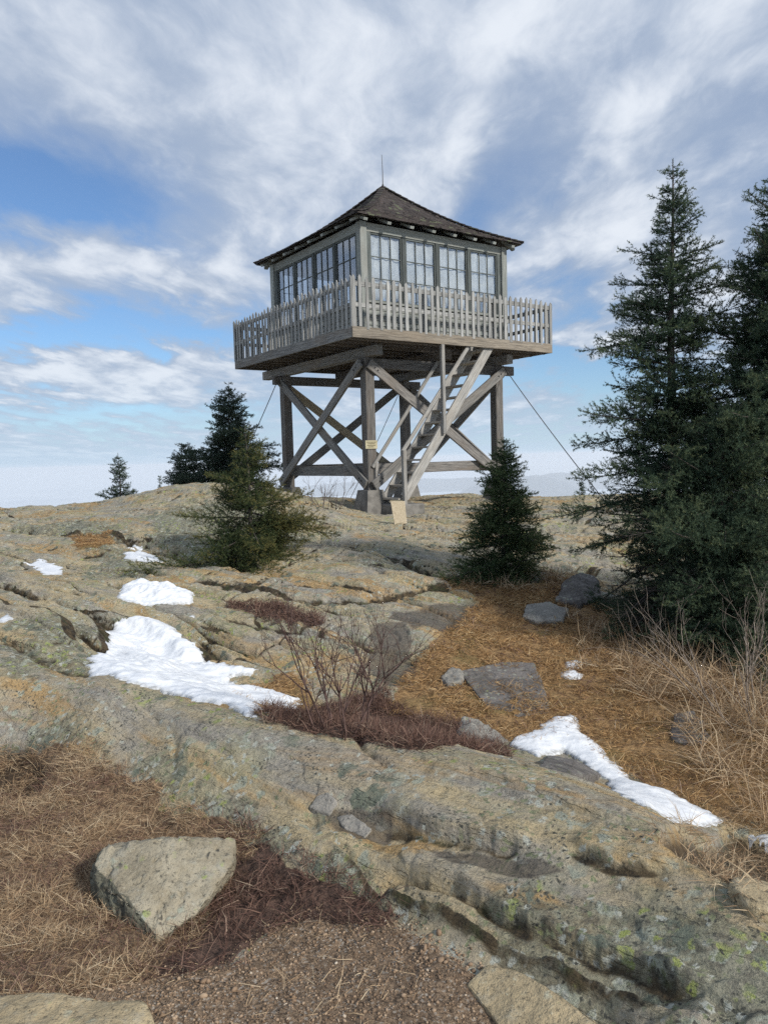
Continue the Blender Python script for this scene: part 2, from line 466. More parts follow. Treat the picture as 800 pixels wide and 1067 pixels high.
SX, SY = .80, -.60          # strike of the sheeted granite, and across it
def relief(x, y, want_crev=False):
    z = zones(x, y)
    soft = np.clip(z['gold']+z['straw']+z['heath']+z['gravel'], 0, 1)
    rock = 1-soft
    r = np.hypot(x, y-8)
    near = np.hypot(x, y)
    al = x*SX+y*SY; ac = -x*SY+y*SX
    wob = fbm(x*.35+5, y*.35, 3)
    dz = np.zeros(x.shape); crev_shade = np.zeros(x.shape)
    midw = sstep(4.2, 6.5, y)*(1-sstep(60, 200, r))
    # exfoliation steps: long treads with a short riser, wandering with the strike
    for per, amp, off in ((2.3, .17, .3), (1.05, .085, 1.7)):
        s = (ac+.9*wob+.22*fbm(al*.4, ac*1.1+off, 3))/per+off
        fr = s-np.floor(s)
        mod = sstep(-.25, .35, fbm(al*.22+off*3, ac*.4, 2))
        prof = np.where(fr < .88, fr/.88, (1-fr)/.12)-.5
        dz += amp*prof*mod*midw*rock
        crev_shade = np.maximum(crev_shade, sstep(.85, .91, fr)*(1-sstep(.97, 1.0, fr))*mod*midw)
    dz += rock*midw*(.11*fbm(al*.28, ac*1.15, 3)+.035*fbm(al*.7, ac*3.2, 3))
    # broken surface everywhere on rock
    fg = 1-midw
    bil = np.abs(fbm(al*2.2+9, ac*4.5, 4))
    dz += rock*(.010*fbm(al*.8, ac*2.4, 2)*fg-(.004+.010*midw)*(bil-.2)+.0045*fbm(al*5, ac*9, 4)+.0035*fbm(x*24, y*24, 3)*(near < 9))
    # joints: thin open cracks that follow the sheeting
    for q, (fa, fc, wd, dp) in enumerate(((.20, 1.35, .026, .10), (.34, 2.9, .030, .055), (1.3, .35, .016, .03))):
        cr = np.abs(fbm(al*fa+31*q, ac*fc+7*q+.3*wob, 3))
        gate = sstep(-.15, .15, fbm(al*.5+11*q, ac*.8-5*q, 2))
        k = np.exp(-(cr/wd)**2)*gate*rock*(.12+.88*midw)*(r < 60)
        dz -= dp*k; crev_shade = np.maximum(crev_shade, k*(.35+.6*midw))
    # shallow flaked scars
    fl = fbm(al*1.6+3, ac*3.0+1.2, 3)
    dz += rock*(-.010*sstep(.10, .13, fl)+.008*sstep(-.24, -.28, fl))*(1+midw)
    dz += soft*(.022*fbm(x*4, y*4, 3)+.008*fbm(x*17, y*17, 2))
    for line, dep, w, veg in WG:
        L = np.array(line); m = w*6+.4
        sel = (x > L[:, 0].min()-m) & (x < L[:, 0].max()+m) & (y > L[:, 1].min()-m) & (y < L[:, 1].max()+m)
        if sel.any():
            xs = x[sel]+.5*w*fbm(x[sel]*5, y[sel]*5, 3)*2; ys = y[sel]+.5*w*fbm(x[sel]*5+7, y[sel]*5, 3)*2
            d = line_d(xs, ys, line)
            dz[sel] -= dep*np.exp(-(d/w)**2)
            crev_shade[sel] = np.maximum(crev_shade[sel], veg*np.exp(-(d/(w*1.1))**2))
    for line, hgt, w in LEDGE:
        L = np.array(line); m = w*6
        sel = (x > L[:, 0].min()-m) & (x < L[:, 0].max()+m) & (y > L[:, 1].min()-m) & (y < L[:, 1].max()+m)
        if sel.any():
            d = line_d(x[sel]+.06*fbm(x[sel]*4, y[sel]*4, 3), y[sel]+.06*fbm(x[sel]*4+3, y[sel]*4, 3), line)
            dz[sel] += hgt*np.exp(-(d/w)**4)
    for line, h, w in WS:
        L = np.array(line); m = 1.0
        sel = (x > L[:, 0].min()-m) & (x < L[:, 0].max()+m) & (y > L[:, 1].min()-m) & (y < L[:, 1].max()+m)
        if sel.any():
            j = .022*fbm(x[sel]*3.1, y[sel]*3.1, 3)+.006*fbm(x[sel]*16, y[sel]*16, 3)
            dd, cc = scarp(x[sel]+j, y[sel]+j, line, h, w)
            dz[sel] += dd*rock[sel]; crev_shade[sel] = np.maximum(crev_shade[sel], .66*cc*rock[sel])  # dark line painted under each scarp as ledge shade
    dz -= .10*z['dark']+.015*z['wet']
    # far slopes
    dz = dz*(1-sstep(200, 600, r))+sstep(60, 300, r)*6*fbm(x/120, y/120, 3)*(1-sstep(3000, 6000, r))+sstep(2000, 6000, r)*60*fbm(x/3500, y/3500, 4)
    if want_crev: return dz, z, crev_shade, rock
    return dz

def H(x, y):
    x = np.atleast_1d(np.asarray(x, float)); y = np.atleast_1d(np.asarray(y, float))
    return base_h(x, y)+relief(x, y)
def H1(x, y): return float(H(x, y)[0])
def ground_pt(px, py):
    x, y = hit(px, py, H); return Vector((x, y, H1(x, y)))

def build_ground():
    fine = np.radians(np.arange(-36, 36.001, .09)); 
    coarse = np.radians(np.arange(36, 324, 2.0))[1:]
    az = np.concatenate([fine, coarse]); na = len(az)
    rr = np.concatenate([[.35, .7, 1.05, 1.35], np.geomspace(1.6, 34, 900), np.geomspace(35.5, 42000, 110)])
    A, Rr = np.meshgrid(az, rr)
    x = Rr*np.sin(A); y = Rr*np.cos(A)
    xf, yf = x.ravel(), y.ravel()
    dz, z, crev_shade, rock = relief(xf, yf, True)
    zz = base_h(xf, yf)+dz
    V = np.stack([xf, yf, zz], -1)
    V = np.vstack([V, [[0, 0, H1(0, 0)]]])
    i = np.arange(len(rr)-1)[:, None]; j = np.arange(na)[None, :]; j2 = (j+1) % na
    F = np.stack([i*na+j, (i+1)*na+j, (i+1)*na+j2, i*na+j2], -1).reshape(-1, 4)
    c = len(V)-1
    cap = np.stack([np.full(na, c), np.arange(na), (np.arange(na)+1) % na, np.full(na, c)], -1)
    # cap triangles written as quads collapse; give them their own fan of true quads instead
    half = [(c, k, (k+1) % na, (k+2) % na) for k in range(0, na-1, 2)]
    if na % 2: half[-1] = half[-1]
    F = np.vstack([F, np.array(half)])
    g = lambda a: np.append(a, 0)
    soil = {k: g(z[k]) for k in z}
    soil['crev_shade'] = g(np.clip(crev_shade, 0, 1)*(1-np.clip(z['gold']+z['straw']+z['gravel'], 0, 1)))
    me = mesh_np('ground', V, F[:, ::-1], soil, smooth=True)
    return me

# ================================================================== MATERIALS
def ground_material():
    m, nt, b = newmat('granite_and_soil')
    P = nt.new('ShaderNodeNewGeometry').outputs['Position']
    A = {k: nt.attr(k) for k in ('gold', 'straw', 'heath', 'gravel', 'dark', 'wet', 'crev_shade', 'lichen')}
    warp = nt.vmath('ADD', P, nt.vmath('SCALE', nt.noise(P, 7, 3, .6, out='Color'), scale=.10))
    strike = nt.mapping(P, (1, 1, 1), (0, 0, R(36.9)))          # x along the sheeting
    streak = nt.mapping(strike, (.35, 1.4, 1.4))
    # --- granite
    n_big = nt.noise(P, .55, 4, .6); n_mid = nt.noise(streak, 2.1, 5, .65, .4); n_s = nt.noise(P, 9, 9, .72)
    n_f = nt.noise(P, 55, 4, .7); n_g = nt.noise(P, 210, 3, .7)
    tan, grey, ochre, green = (.49, .395, .235), (.335, .31, .265), (.46, .295, .125), (.30, .295, .185)
    c = nt.mix(nt.ramp(n_mid, .38, .62), grey, tan)
    c = nt.mix(nt.ramp(nt.noise(P, 1.7, 5, .65), .49, .63, 0, .6), c, green)
    c = nt.mix(nt.ramp(nt.noise(streak, 1.3, 4, .65, .8), .51, .62, 0, .85), c, ochre)
    c = nt.mix(nt.ramp(n_s, .47, .70, 0, .55), c, (.47, .43, .32))
    c = nt.mix(nt.ramp(n_s, .48, .30, 0, .6), c, (.13, .115, .09))
    lz = nt.ramp(nt.math('ADD', A['lichen'], nt.math('MULTIPLY', nt.math('SUBTRACT', nt.noise(P, 4.5, 6, .7), .5), 2.2)), .35, .85)
    lcol = nt.mix(nt.ramp(nt.noise(P, 19, 5, .7), .36, .62), (.095, .092, .070), (.31, .305, .215))
    c = nt.mix(nt.math('MULTIPLY', lz, .72), c, lcol)
    # crustose lichen: pale grey-green rosettes, yellow-green ones, dark ones
    big_l = nt.noise(P, 1.6, 4, .6)
    for sc, th, colr, gate, lo, hi in ((9, .33, (.38, .395, .31), (P, 1.9), .47, .55), (17, .32, (.48, .49, .42), (P, 3.1), .47, .55),
                                      (13, .32, (.33, .37, .12), (warp, 1.7), .54, .60), (26, .34, (.24, .26, .15), (P, 2.9), .48, .58),
                                      (6, .34, (.17, .19, .145), (warp, 1.3), .49, .57), (44, .34, (.085, .085, .07), (P, 4.3), .52, .60)):
        rag = nt.vmath('ADD', warp, nt.vmath('SCALE', nt.noise(P, sc*4, 3, .65, out='Color'), scale=.55/sc))
        v = nt.voro(rag, sc)
        cell = nt.ramp(v, th, th*.72)
        gt = nt.ramp(nt.math('ADD', nt.noise(gate[0], gate[1], 4, .6), nt.math('MULTIPLY', A['lichen'], .07)), lo, hi)
        c = nt.mix(nt.math('MULTIPLY', nt.math('MULTIPLY', cell, gt), nt.ramp(n_f, .28, .50, .5, 1.0)), c, colr)
    # mineral grain
    c = nt.mix(nt.ramp(n_f, .44, .32, 0, .6), c, (.07, .064, .05))
    c = nt.mix(nt.ramp(n_f, .56, .72, 0, .45), c, (.52, .48, .38))
    c = nt.mix(nt.ramp(n_g, .42, .30, 0, .6), c, (.05, .046, .04))
    c = nt.mix(nt.ramp(n_g, .60, .74, 0, .4), c, (.5, .46, .38))
    # --- crevices hold moss, peaty soil and dead heath; lines under scarps are painted shade
    peat_shade = nt.mix(nt.ramp(nt.noise(P, 14, 5, .7), .38, .62), (.028, .024, .018), (.105, .078, .045))
    peat_shade = nt.mix(nt.ramp(nt.noise(P, 5, 4, .6), .5, .66, 0, .7), peat_shade, (.055, .065, .026))
    cf = nt.ramp(nt.math('ADD', A['crev_shade'], nt.math('MULTIPLY', nt.math('SUBTRACT', n_s, .5), 1.3)), .38, .70)
    c = nt.mix(cf, c, peat_shade)
    # --- soils
    straw = nt.mix(nt.ramp(nt.noise(P, 22, 5, .7), .35, .65), (.13, .085, .052), (.38, .26, .16))
    gold = nt.mix(nt.ramp(nt.noise(nt.mapping(P, (1, 1.8, 1)), 16, 5, .7), .32, .66), (.17, .10, .048), (.44, .28, .130))
    gold = nt.mix(nt.ramp(nt.noise(P, 2.2, 3, .6), .50, .66, 0, .6), gold, (.21, .165, .065))
    heath = nt.mix(nt.ramp(nt.noise(P, 26, 5, .75), .36, .66), (.052, .034, .027), (.20, .125, .092))
    grit = nt.voro(nt.vmath('ADD', P, nt.vmath('SCALE', nt.noise(P, 40, 2, .5, out='Color'), scale=.01)), 130, 'Color')
    gb = nt.new('ShaderNodeSeparateColor'); nt.put(gb.inputs[0], grit)
    gravel = nt.mix(gb.outputs[0], (.12, .084, .056), (.37, .265, .175))
    gravel = nt.mix(nt.ramp(gb.outputs[1], .86, .92), gravel, (.44, .38, .31))
    gravel = nt.mix(nt.ramp(nt.noise(P, 3.2, 4, .6), .46, .64, 0, .6), gravel, (.15, .102, .068))
    for nm, colr in (('gravel', gravel), ('heath', heath), ('straw', straw), ('gold', gold)):
        edge = nt.ramp(nt.math('ADD', A[nm], nt.math('MULTIPLY', nt.math('SUBTRACT', n_s, .5), .9)), .34, .62)
        c = nt.mix(edge, c, colr)
    c = nt.mix(nt.ramp(A['dark'], .2, .8, 0, .85), c, (.045, .032, .022))
    wetm = nt.ramp(A['wet'], .3, .75)
    c = nt.mix(nt.math('MULTIPLY', wetm, .75), c, (.105, .088, .072))
    # --- far lowland: bright haze painted into the ground colour
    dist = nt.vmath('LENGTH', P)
    haze_c = nt.mix(nt.ramp(nt.noise(P, .0005, 6, .6), .34, .60), (.34, .41, .48), (.58, .64, .70))   # patchy pale tones standing in for haze
    c = nt.mix(nt.ramp(dist, 250, 900), c, haze_c)
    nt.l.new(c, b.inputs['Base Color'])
    nt.put(b.inputs['Roughness'], nt.math('SUBTRACT', .92, nt.math('MULTIPLY', wetm, .35)))
    h = nt.math('ADD', nt.math('MULTIPLY', n_s, .040), nt.math('MULTIPLY', n_f, .013))
    h = nt.math('ADD', h, nt.math('MULTIPLY', n_g, .0036))
    chip = nt.math('ABSOLUTE', nt.math('SUBTRACT', nt.noise(streak, 13, 6, .62), .5))
    h = nt.math('ADD', h, nt.math('MULTIPLY', nt.ramp(chip, 0, .09), .006))
    h = nt.math('ADD', h, nt.math('MULTIPLY', nt.ramp(nt.noise(streak, 5.5, 5, .6), .47, .50), .010))
    h = nt.math('MULTIPLY', h, nt.ramp(dist, 20, 60, 1, 0))
    bump(nt, b, h, .9, 1.0)
    return m

def rock_material(name, c1, c2, c3, lich=1.0, scale=1.0):
    m, nt, b = newmat(name)
    P = nt.vmath('SCALE', nt.new('ShaderNodeTexCoord').outputs['Object'], scale=scale)
    n1 = nt.noise(P, 4, 5, .65, .5); n2 = nt.noise(P, 13, 5, .7); n3 = nt.noise(P, 60, 4, .7); n4 = nt.noise(P, 190, 2, .6)
    c = nt.mix(nt.ramp(n1, .36, .64), c1, c2)
    c = nt.mix(nt.ramp(n2, .50, .70, 0, .8), c, c3)
    if lich:
        rag = nt.vmath('ADD', P, nt.vmath('SCALE', nt.noise(P, 30, 3, .6, out='Color'), scale=.05))
        for sc, colr, lo in ((16, (.37, .39, .31), .50), (24, (.27, .31, .12), .55), (30, (.06, .06, .055), .53)):
            f = nt.math('MULTIPLY', nt.ramp(nt.voro(rag, sc), .32, .22), nt.ramp(nt.noise(P, sc*.3, 3, .6), lo, lo+.1))
            c = nt.mix(nt.math('MULTIPLY', f, lich*.85), c, colr)
    sf = nt.ramp(nt.math('ADD', nt.attr('stain_shade'), nt.math('MULTIPLY', nt.math('SUBTRACT', n2, .5), 1.1)), .35, .75)
    c = nt.mix(nt.math('MULTIPLY', sf, .8), c, nt.mix(nt.ramp(n2, .4, .6), (.06, .062, .05), (.15, .155, .115)))  # dark lichen tone that also paints shade on the masked side
    c = nt.mix(nt.ramp(n3, .45, .31, 0, .75), c, (.04, .038, .033))
    c = nt.mix(nt.ramp(n3, .58, .73, 0, .5), c, tuple(min(.6, x*1.7) for x in c3))
    c = nt.mix(nt.ramp(n4, .42, .32, 0, .5), c, (.05, .046, .04))
    nt.l.new(c, b.inputs['Base Color']); b.inputs['Roughness'].default_value = .9
    h = nt.math('ADD', nt.math('MULTIPLY', n2, .02), nt.math('MULTIPLY', n3, .007))
    bump(nt, b, nt.math('ADD', h, nt.math('MULTIPLY', n4, .002)), .9, 1.0)
    return m

def snow_material():
    m, nt, b = newmat('old_snow')
    P = nt.new('ShaderNodeNewGeometry').outputs['Position']
    n1 = nt.noise(P, 9, 5, .65); n2 = nt.noise(P, 70, 4, .7)
    c = nt.mix(nt.ramp(n1, .35, .65), (.70, .725, .76), (.82, .835, .85))
    c = nt.mix(nt.math('MULTIPLY', nt.ramp(nt.noise(P, 33, 4, .7), .66, .74), .5), c, (.30, .25, .18))
    thin = nt.attr('thin')
    icy = nt.mix(nt.ramp(nt.noise(P, 26, 4, .7), .35, .65), (.34, .345, .34), (.66, .68, .70))
    c = nt.mix(nt.ramp(nt.math('ADD', thin, nt.math('MULTIPLY', nt.math('SUBTRACT', nt.noise(P, 18, 5, .7), .5), .9)), .50, .95), c, icy)
    speck = nt.math('MULTIPLY', nt.ramp(nt.noise(P, 120, 3, .7), .68, .73), nt.ramp(nt.noise(P, 6, 3, .6), .48, .60))
    c = nt.mix(nt.math('MULTIPLY', speck, .8), c, (.12, .09, .055))
    nt.l.new(c, b.inputs['Base Color']); b.inputs['Roughness'].default_value = .55
    b.inputs['Subsurface Weight'].default_value = 0
    bump(nt, b, nt.math('ADD', nt.math('MULTIPLY', n1, .018), nt.math('MULTIPLY', n2, .004)), .6, 1.0)
    return m

def tint_material(name, stops, rough=.8, trans=0.0):
    """plant tissue coloured along the point attribute tint"""
    m, nt, b = newmat(name)
    n = nt.new('ShaderNodeValToRGB'); nt.put(n.inputs[0], nt.attr('tint'))
    e = n.color_ramp.elements
    while len(e) < len(stops): e.new(.5)
    for i, (p, c) in enumerate(stops): e[i].position = p; e[i].color = (*c, 1)
    nt.l.new(n.outputs[0], b.inputs['Base Color']); b.inputs['Roughness'].default_value = rough
    b.inputs['Specular IOR Level'].default_value = .2
    if trans:
        t = nt.new('ShaderNodeBsdfTranslucent'); nt.put(t.inputs[0], n.outputs[0])
        mx = nt.new('ShaderNodeMixShader'); mx.inputs[0].default_value = trans
        nt.l.new(b.outputs[0], mx.inputs[1]); nt.l.new(t.outputs[0], mx.inputs[2])
        nt.l.new(mx.outputs[0], m.node_tree.nodes['Material Output'].inputs[0])
    return m

def bark_material(name, c1, c2):
    m, nt, b = newmat(name)
    P = nt.new('ShaderNodeTexCoord').outputs['Object']
    n = nt.noise(nt.mapping(P, (1, 1, .35)), 45, 4, .7)
    nt.put(b.inputs['Base Color'], nt.mix(nt.ramp(n, .35, .65), c1, c2)); b.inputs['Roughness'].default_value = .9
    bump(nt, b, n, .8, .006)
    return m

MAT = {}
def materials():
    MAT['ground'] = ground_material()
    MAT['snow'] = snow_material()
    MAT['post'] = wood('weathered_post', (.080, .076, .072), (.235, .222, .205), (.15, .122, .098), stain_shade=.7)
    MAT['brace'] = wood('weathered_brace', (.105, .103, .100), (.28, .272, .255), (.19, .155, .12), stain_shade=.5)
    MAT['fascia'] = wood('weathered_fascia_lit', (.13, .112, .092), (.31, .27, .215), (.24, .195, .145), stain_shade=.6)
    MAT['under'] = wood('shaded_joist', (.06, .052, .045), (.17, .145, .12), (.11, .085, .065), stain_shade=.5)
    MAT['picket'] = wood('bleached_picket', (.18, .182, .176), (.385, .385, .37), (.27, .26, .24), stain_shade=.5)
    MAT['cab'] = wood('faded_painted_board', (.19, .205, .19), (.33, .345, .32), (.25, .245, .22), stain_shade=.6)
    MAT['sash'] = wood('sash_bars', (.055, .064, .062), (.125, .14, .135), (.09, .095, .09), stain_shade=.4)
    MAT['tread'] = wood('lit_tread', (.26, .235, .20), (.50, .46, .40), (.36, .31, .25), stain_shade=.4)  # paler copy of the stair timber: light on the treads put into colour
    MAT['stair'] = wood('stair_timber', (.17, .167, .16), (.38, .37, .345), (.27, .24, .20), stain_shade=.5)
    MAT['plank'] = wood('pale_plank', (.33, .27, .18), (.52, .45, .33), (.42, .35, .25), stain_shade=.4)
    MAT['bark'] = bark_material('spruce_bark', (.035, .03, .026), (.12, .105, .092))
    MAT['twig'] = bark_material('grey_twig', (.09, .072, .065), (.22, .185, .165))
    MAT['twigred'] = bark_material('red_brown_twig', (.055, .034, .030), (.165, .105, .09))
    MAT['twigpale'] = bark_material('pale_dead_twig', (.17, .14, .115), (.34, .285, .235))
    MAT['metal'] = plain('galvanised_cable', (.16, .16, .16), .5, .2, 30, .6)
    MAT['rod'] = plain('dark_rod', (.05, .05, .05), .5, .2, 30, .6)
    MAT['concrete'] = plain('pier_concrete', (.17, .162, .148), .9, .3, 5, 0, .01)
    MAT['sign'] = plain('yellow_sign', (.42, .38, .25), .6, .12, 12)
    MAT['signink'] = plain('sign_lettering', (.10, .08, .04), .7, .1, 12)
    # shingles
    m, nt, b = newmat('wood_shingle')
    gv = nt.attr('gv', 'Vector')
    cell = nt.new('ShaderNodeSeparateColor'); nt.put(cell.inputs[0], nt.voro(nt.mapping(gv, (7.5, 1, 1)), 1.0, 'Color'))
    n = nt.noise(nt.mapping(gv, (40, 6, 6)), 1.5, 4, .7)
    c = nt.mix(cell.outputs[0], (.018, .016, .016), (.060, .050, .047))
    c = nt.mix(nt.ramp(n, .4, .7, 0, .5), c, (.115, .095, .086))
    c = nt.mix(nt.ramp(cell.outputs[1], .86, .95, 0, .6), c, (.13, .15, .09))
    nt.l.new(c, b.inputs['Base Color']); b.inputs['Roughness'].default_value = .9
    bump(nt, b, nt.math('ADD', n, nt.math('MULTIPLY', cell.outputs[2], 1.5)), .6, .012)
    MAT['shingle'] = m
    # window glass: old, slightly wavy panes, mostly mirror at these angles
    m, nt, b = newmat('window_glass')
    P = nt.new('ShaderNodeTexCoord').outputs['Object']
    out = m.node_tree.nodes['Material Output']
    m.node_tree.nodes.remove(b)
    gl = nt.new('ShaderNodeBsdfGlossy'); gl.inputs['Color'].default_value = (.95, .97, 1, 1); gl.inputs['Roughness'].default_value = .04
    tr = nt.new('ShaderNodeBsdfTransparent'); tr.inputs['Color'].default_value = (.93, .94, .94, 1)
    fr = nt.new('ShaderNodeLayerWeight')
    bp = nt.new('ShaderNodeBump'); bp.inputs['Strength'].default_value = .12; bp.inputs['Distance'].default_value = .02
    nt.put(bp.inputs['Height'], nt.noise(P, 2.2, 2, .5)); nt.l.new(bp.outputs[0], gl.inputs['Normal'])
    mx = nt.new('ShaderNodeMixShader')
    nt.put(mx.inputs[0], nt.math('ADD', nt.math('MULTIPLY', nt.math('POWER', fr.outputs['Facing'], 3.0), .8), .15, clamp=True))
    nt.l.new(tr.outputs[0], mx.inputs[1]); nt.l.new(gl.outputs[0], mx.inputs[2]); nt.l.new(mx.outputs[0], out.inputs[0])
    MAT['glass'] = m
    m, nt, b = newmat('plastic_sheeting')
    P = nt.new('ShaderNodeTexCoord').outputs['Object']
    n = nt.noise(nt.mapping(P, (1, 1, .5)), 5, 4, .6)
    nt.put(b.inputs['Base Color'], nt.mix(nt.ramp(n, .3, .7), (.46, .48, .485), (.66, .68, .68)))
    b.inputs['Roughness'].default_value = .6
    b.inputs['Transmission Weight'].default_value = 0
    bump(nt, b, n, .5, .05)
    MAT['sheet'] = m
    # plants
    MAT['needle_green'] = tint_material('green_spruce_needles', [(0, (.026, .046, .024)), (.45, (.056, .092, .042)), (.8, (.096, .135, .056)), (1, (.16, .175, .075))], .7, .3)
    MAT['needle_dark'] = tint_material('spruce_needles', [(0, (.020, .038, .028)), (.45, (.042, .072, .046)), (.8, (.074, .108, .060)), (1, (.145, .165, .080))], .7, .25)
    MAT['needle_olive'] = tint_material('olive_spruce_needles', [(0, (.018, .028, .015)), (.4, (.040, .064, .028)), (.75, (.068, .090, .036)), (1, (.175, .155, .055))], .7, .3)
    MAT['needle_blue'] = tint_material('blue_green_spruce_needles', [(0, (.018, .032, .025)), (.5, (.040, .066, .046)), (1, (.085, .11, .066))], .7, .15)
    MAT['straw'] = tint_material('dead_straw', [(0, (.10, .058, .034)), (.35, (.32, .21, .125)), (.7, (.52, .39, .245)), (1, (.64, .54, .38))], .75, .25)
    MAT['goldgrass'] = tint_material('golden_grass', [(0, (.15, .085, .040)), (.4, (.35, .21, .095)), (.8, (.50, .335, .165)), (1, (.57, .46, .28))], .75, .25)
    MAT['heath'] = tint_material('dormant_heath', [(0, (.045, .027, .022)), (.5, (.13, .074, .058)), (.85, (.23, .145, .108)), (1, (.34, .27, .20))], .8, .1)
    MAT['pebble'] = tint_material('granite_grit', [(0, (.09, .064, .044)), (.4, (.25, .172, .112)), (.8, (.39, .29, .20)), (1, (.54, .49, .41))], .85)
    MAT['moss'] = tint_material('moss', [(0, (.02, .028, .008)), (1, (.10, .12, .03))], .9)
    MAT['rock_tan'] = rock_material('lichen_boulder', (.26, .225, .16), (.37, .33, .245), (.31, .295, .24))
    MAT['rock_grey'] = rock_material('grey_stone', (.105, .096, .088), (.18, .165, .155), (.24, .22, .195), .7)
    MAT['rock_pale'] = rock_material('pale_stone', (.20, .19, .17), (.31, .29, .255), (.37, .35, .30), .8)
    MAT['rock_bed'] = rock_material('bedrock_tip', (.33, .265, .165), (.45, .36, .22), (.42, .37, .27), 1)

# ================================================================== PLANTS AND LITTER
def blades(P, D, L, W, tint, droop, rng):
    """tapering bent blades: roots P, directions D, lengths L"""
    n = len(P)
    D = D/np.linalg.norm(D, axis=1)[:, None]
    rv = rng.normal(size=(n, 3)); S = np.cross(D, rv); S /= np.linalg.norm(S, axis=1)[:, None]+1e-9
    S *= (W/2)[:, None]
    bend = rng.normal(size=(n, 3))*.35; bend[:, 2] -= droop
    M = P+D*(L*.5)[:, None]+bend*(L*.10)[:, None]
    T = P+D*L[:, None]+bend*(L*.45)[:, None]
    V = np.stack([P-S, P+S, M-S*.75, M+S*.75, T], 1).reshape(-1, 3)
    o = (np.arange(n)*5)[:, None]
    F = np.stack([o+[[0, 1, 3]], o+[[0, 3, 2]], o+[[2, 3, 4]]], 1).reshape(-1, 3)
    return V, F, np.repeat(tint, 5)

def in_polys(polys, n, rng, margin=0.0):
    out = []
    areas = []
    for p in polys:
        pp = np.array(p); areas.append(max(1e-3, abs(np.sum(pp[:, 0]*np.roll(pp[:, 1], -1)-pp[:, 1]*np.roll(pp[:, 0], -1)))/2))
    tot = sum(areas)
    for p, a in zip(polys, areas):
        pp = np.array(p); k = int(n*a/tot)+1
        x = rng.uniform(pp[:, 0].min()-margin, pp[:, 0].max()+margin, k*4); y = rng.uniform(pp[:, 1].min()-margin, pp[:, 1].max()+margin, k*4)
        s = poly_sd(x, y, p)+.10*fbm(x*3, y*3, 3)
        m = s > -margin
        out.append(np.stack([x[m], y[m]], -1)[:k])
    return np.vstack(out)

def grass_sheet(name, polys, n, mat, lmin, lmax, wid, flat, rng, clump=.6, bias=(0, 0), margin=.03, label=None, cat=None, tlo=0, thi=1, ctr=1.5):
    q = in_polys(polys, n, rng, margin)
    cl = fbm(q[:, 0]*ctr*2, q[:, 1]*ctr*2, 3)
    keep = rng.rand(len(q)) < np.clip(.62+clump*2.2*cl, .05, 1)
    q = q[keep]; cl = cl[keep]; n = len(q)
    z = H(q[:, 0], q[:, 1])
    a = rng.uniform(0, 2*np.pi, n)+4*fbm(q[:, 0]*1.3, q[:, 1]*1.3, 2)
    el = np.abs(rng.normal(0, flat, n))
    D = np.stack([np.cos(a)*np.cos(el)+bias[0], np.sin(a)*np.cos(el)+bias[1], np.sin(el)+.12], -1)
    L = rng.uniform(lmin, lmax, n)*(1+.6*cl)
    dist = np.hypot(q[:, 0], q[:, 1])
    W = wid*rng.uniform(.6, 1.3, n)*np.clip(dist/4, 1, 2.2)
    P = np.stack([q[:, 0], q[:, 1], z+rng.uniform(-.004, .03, n)*np.clip(L/.1, .5, 1.5)], -1)
    tint = np.clip(rng.beta(2.2, 2.2, n)*(thi-tlo)+tlo+.35*cl, 0, 1)
    V, F, t = blades(P, D, L, W, tint, .45, rng)
    o = link(name, mesh_np(name, V, F, {'tint': t}), mat)
    tag(o, label, cat, kind='stuff')
    return o

def needles(p0, d, L, tint, spacing, nl, nw, rng, up=.25):
    n = np.maximum(1, (L/spacing).astype(int)); idx = np.repeat(np.arange(len(L)), n); N = len(idx)
    t = rng.rand(N)
    dd = d[idx]; p = p0[idx]+dd*(t*L[idx])[:, None]
    r = rng.normal(size=(N, 3)); r[:, 2] += up
    r -= dd*np.sum(r*dd, 1)[:, None]; r /= np.linalg.norm(r, axis=1)[:, None]+1e-9
    nd = dd*.62+r*.8; nd /= np.linalg.norm(nd, axis=1)[:, None]
    s = np.cross(nd, rng.normal(size=(N, 3))); s /= np.linalg.norm(s, axis=1)[:, None]+1e-9
    ln = nl*rng.uniform(.7, 1.25, N)
    V = np.stack([p-s*nw/2, p+s*nw/2, p+nd*ln[:, None]], 1).reshape(-1, 3)
    F = np.arange(N*3).reshape(-1, 3)
    tt = np.clip(tint[idx]+rng.normal(0, .12, N), 0, 1)
    return V, F, np.repeat(tt, 3)

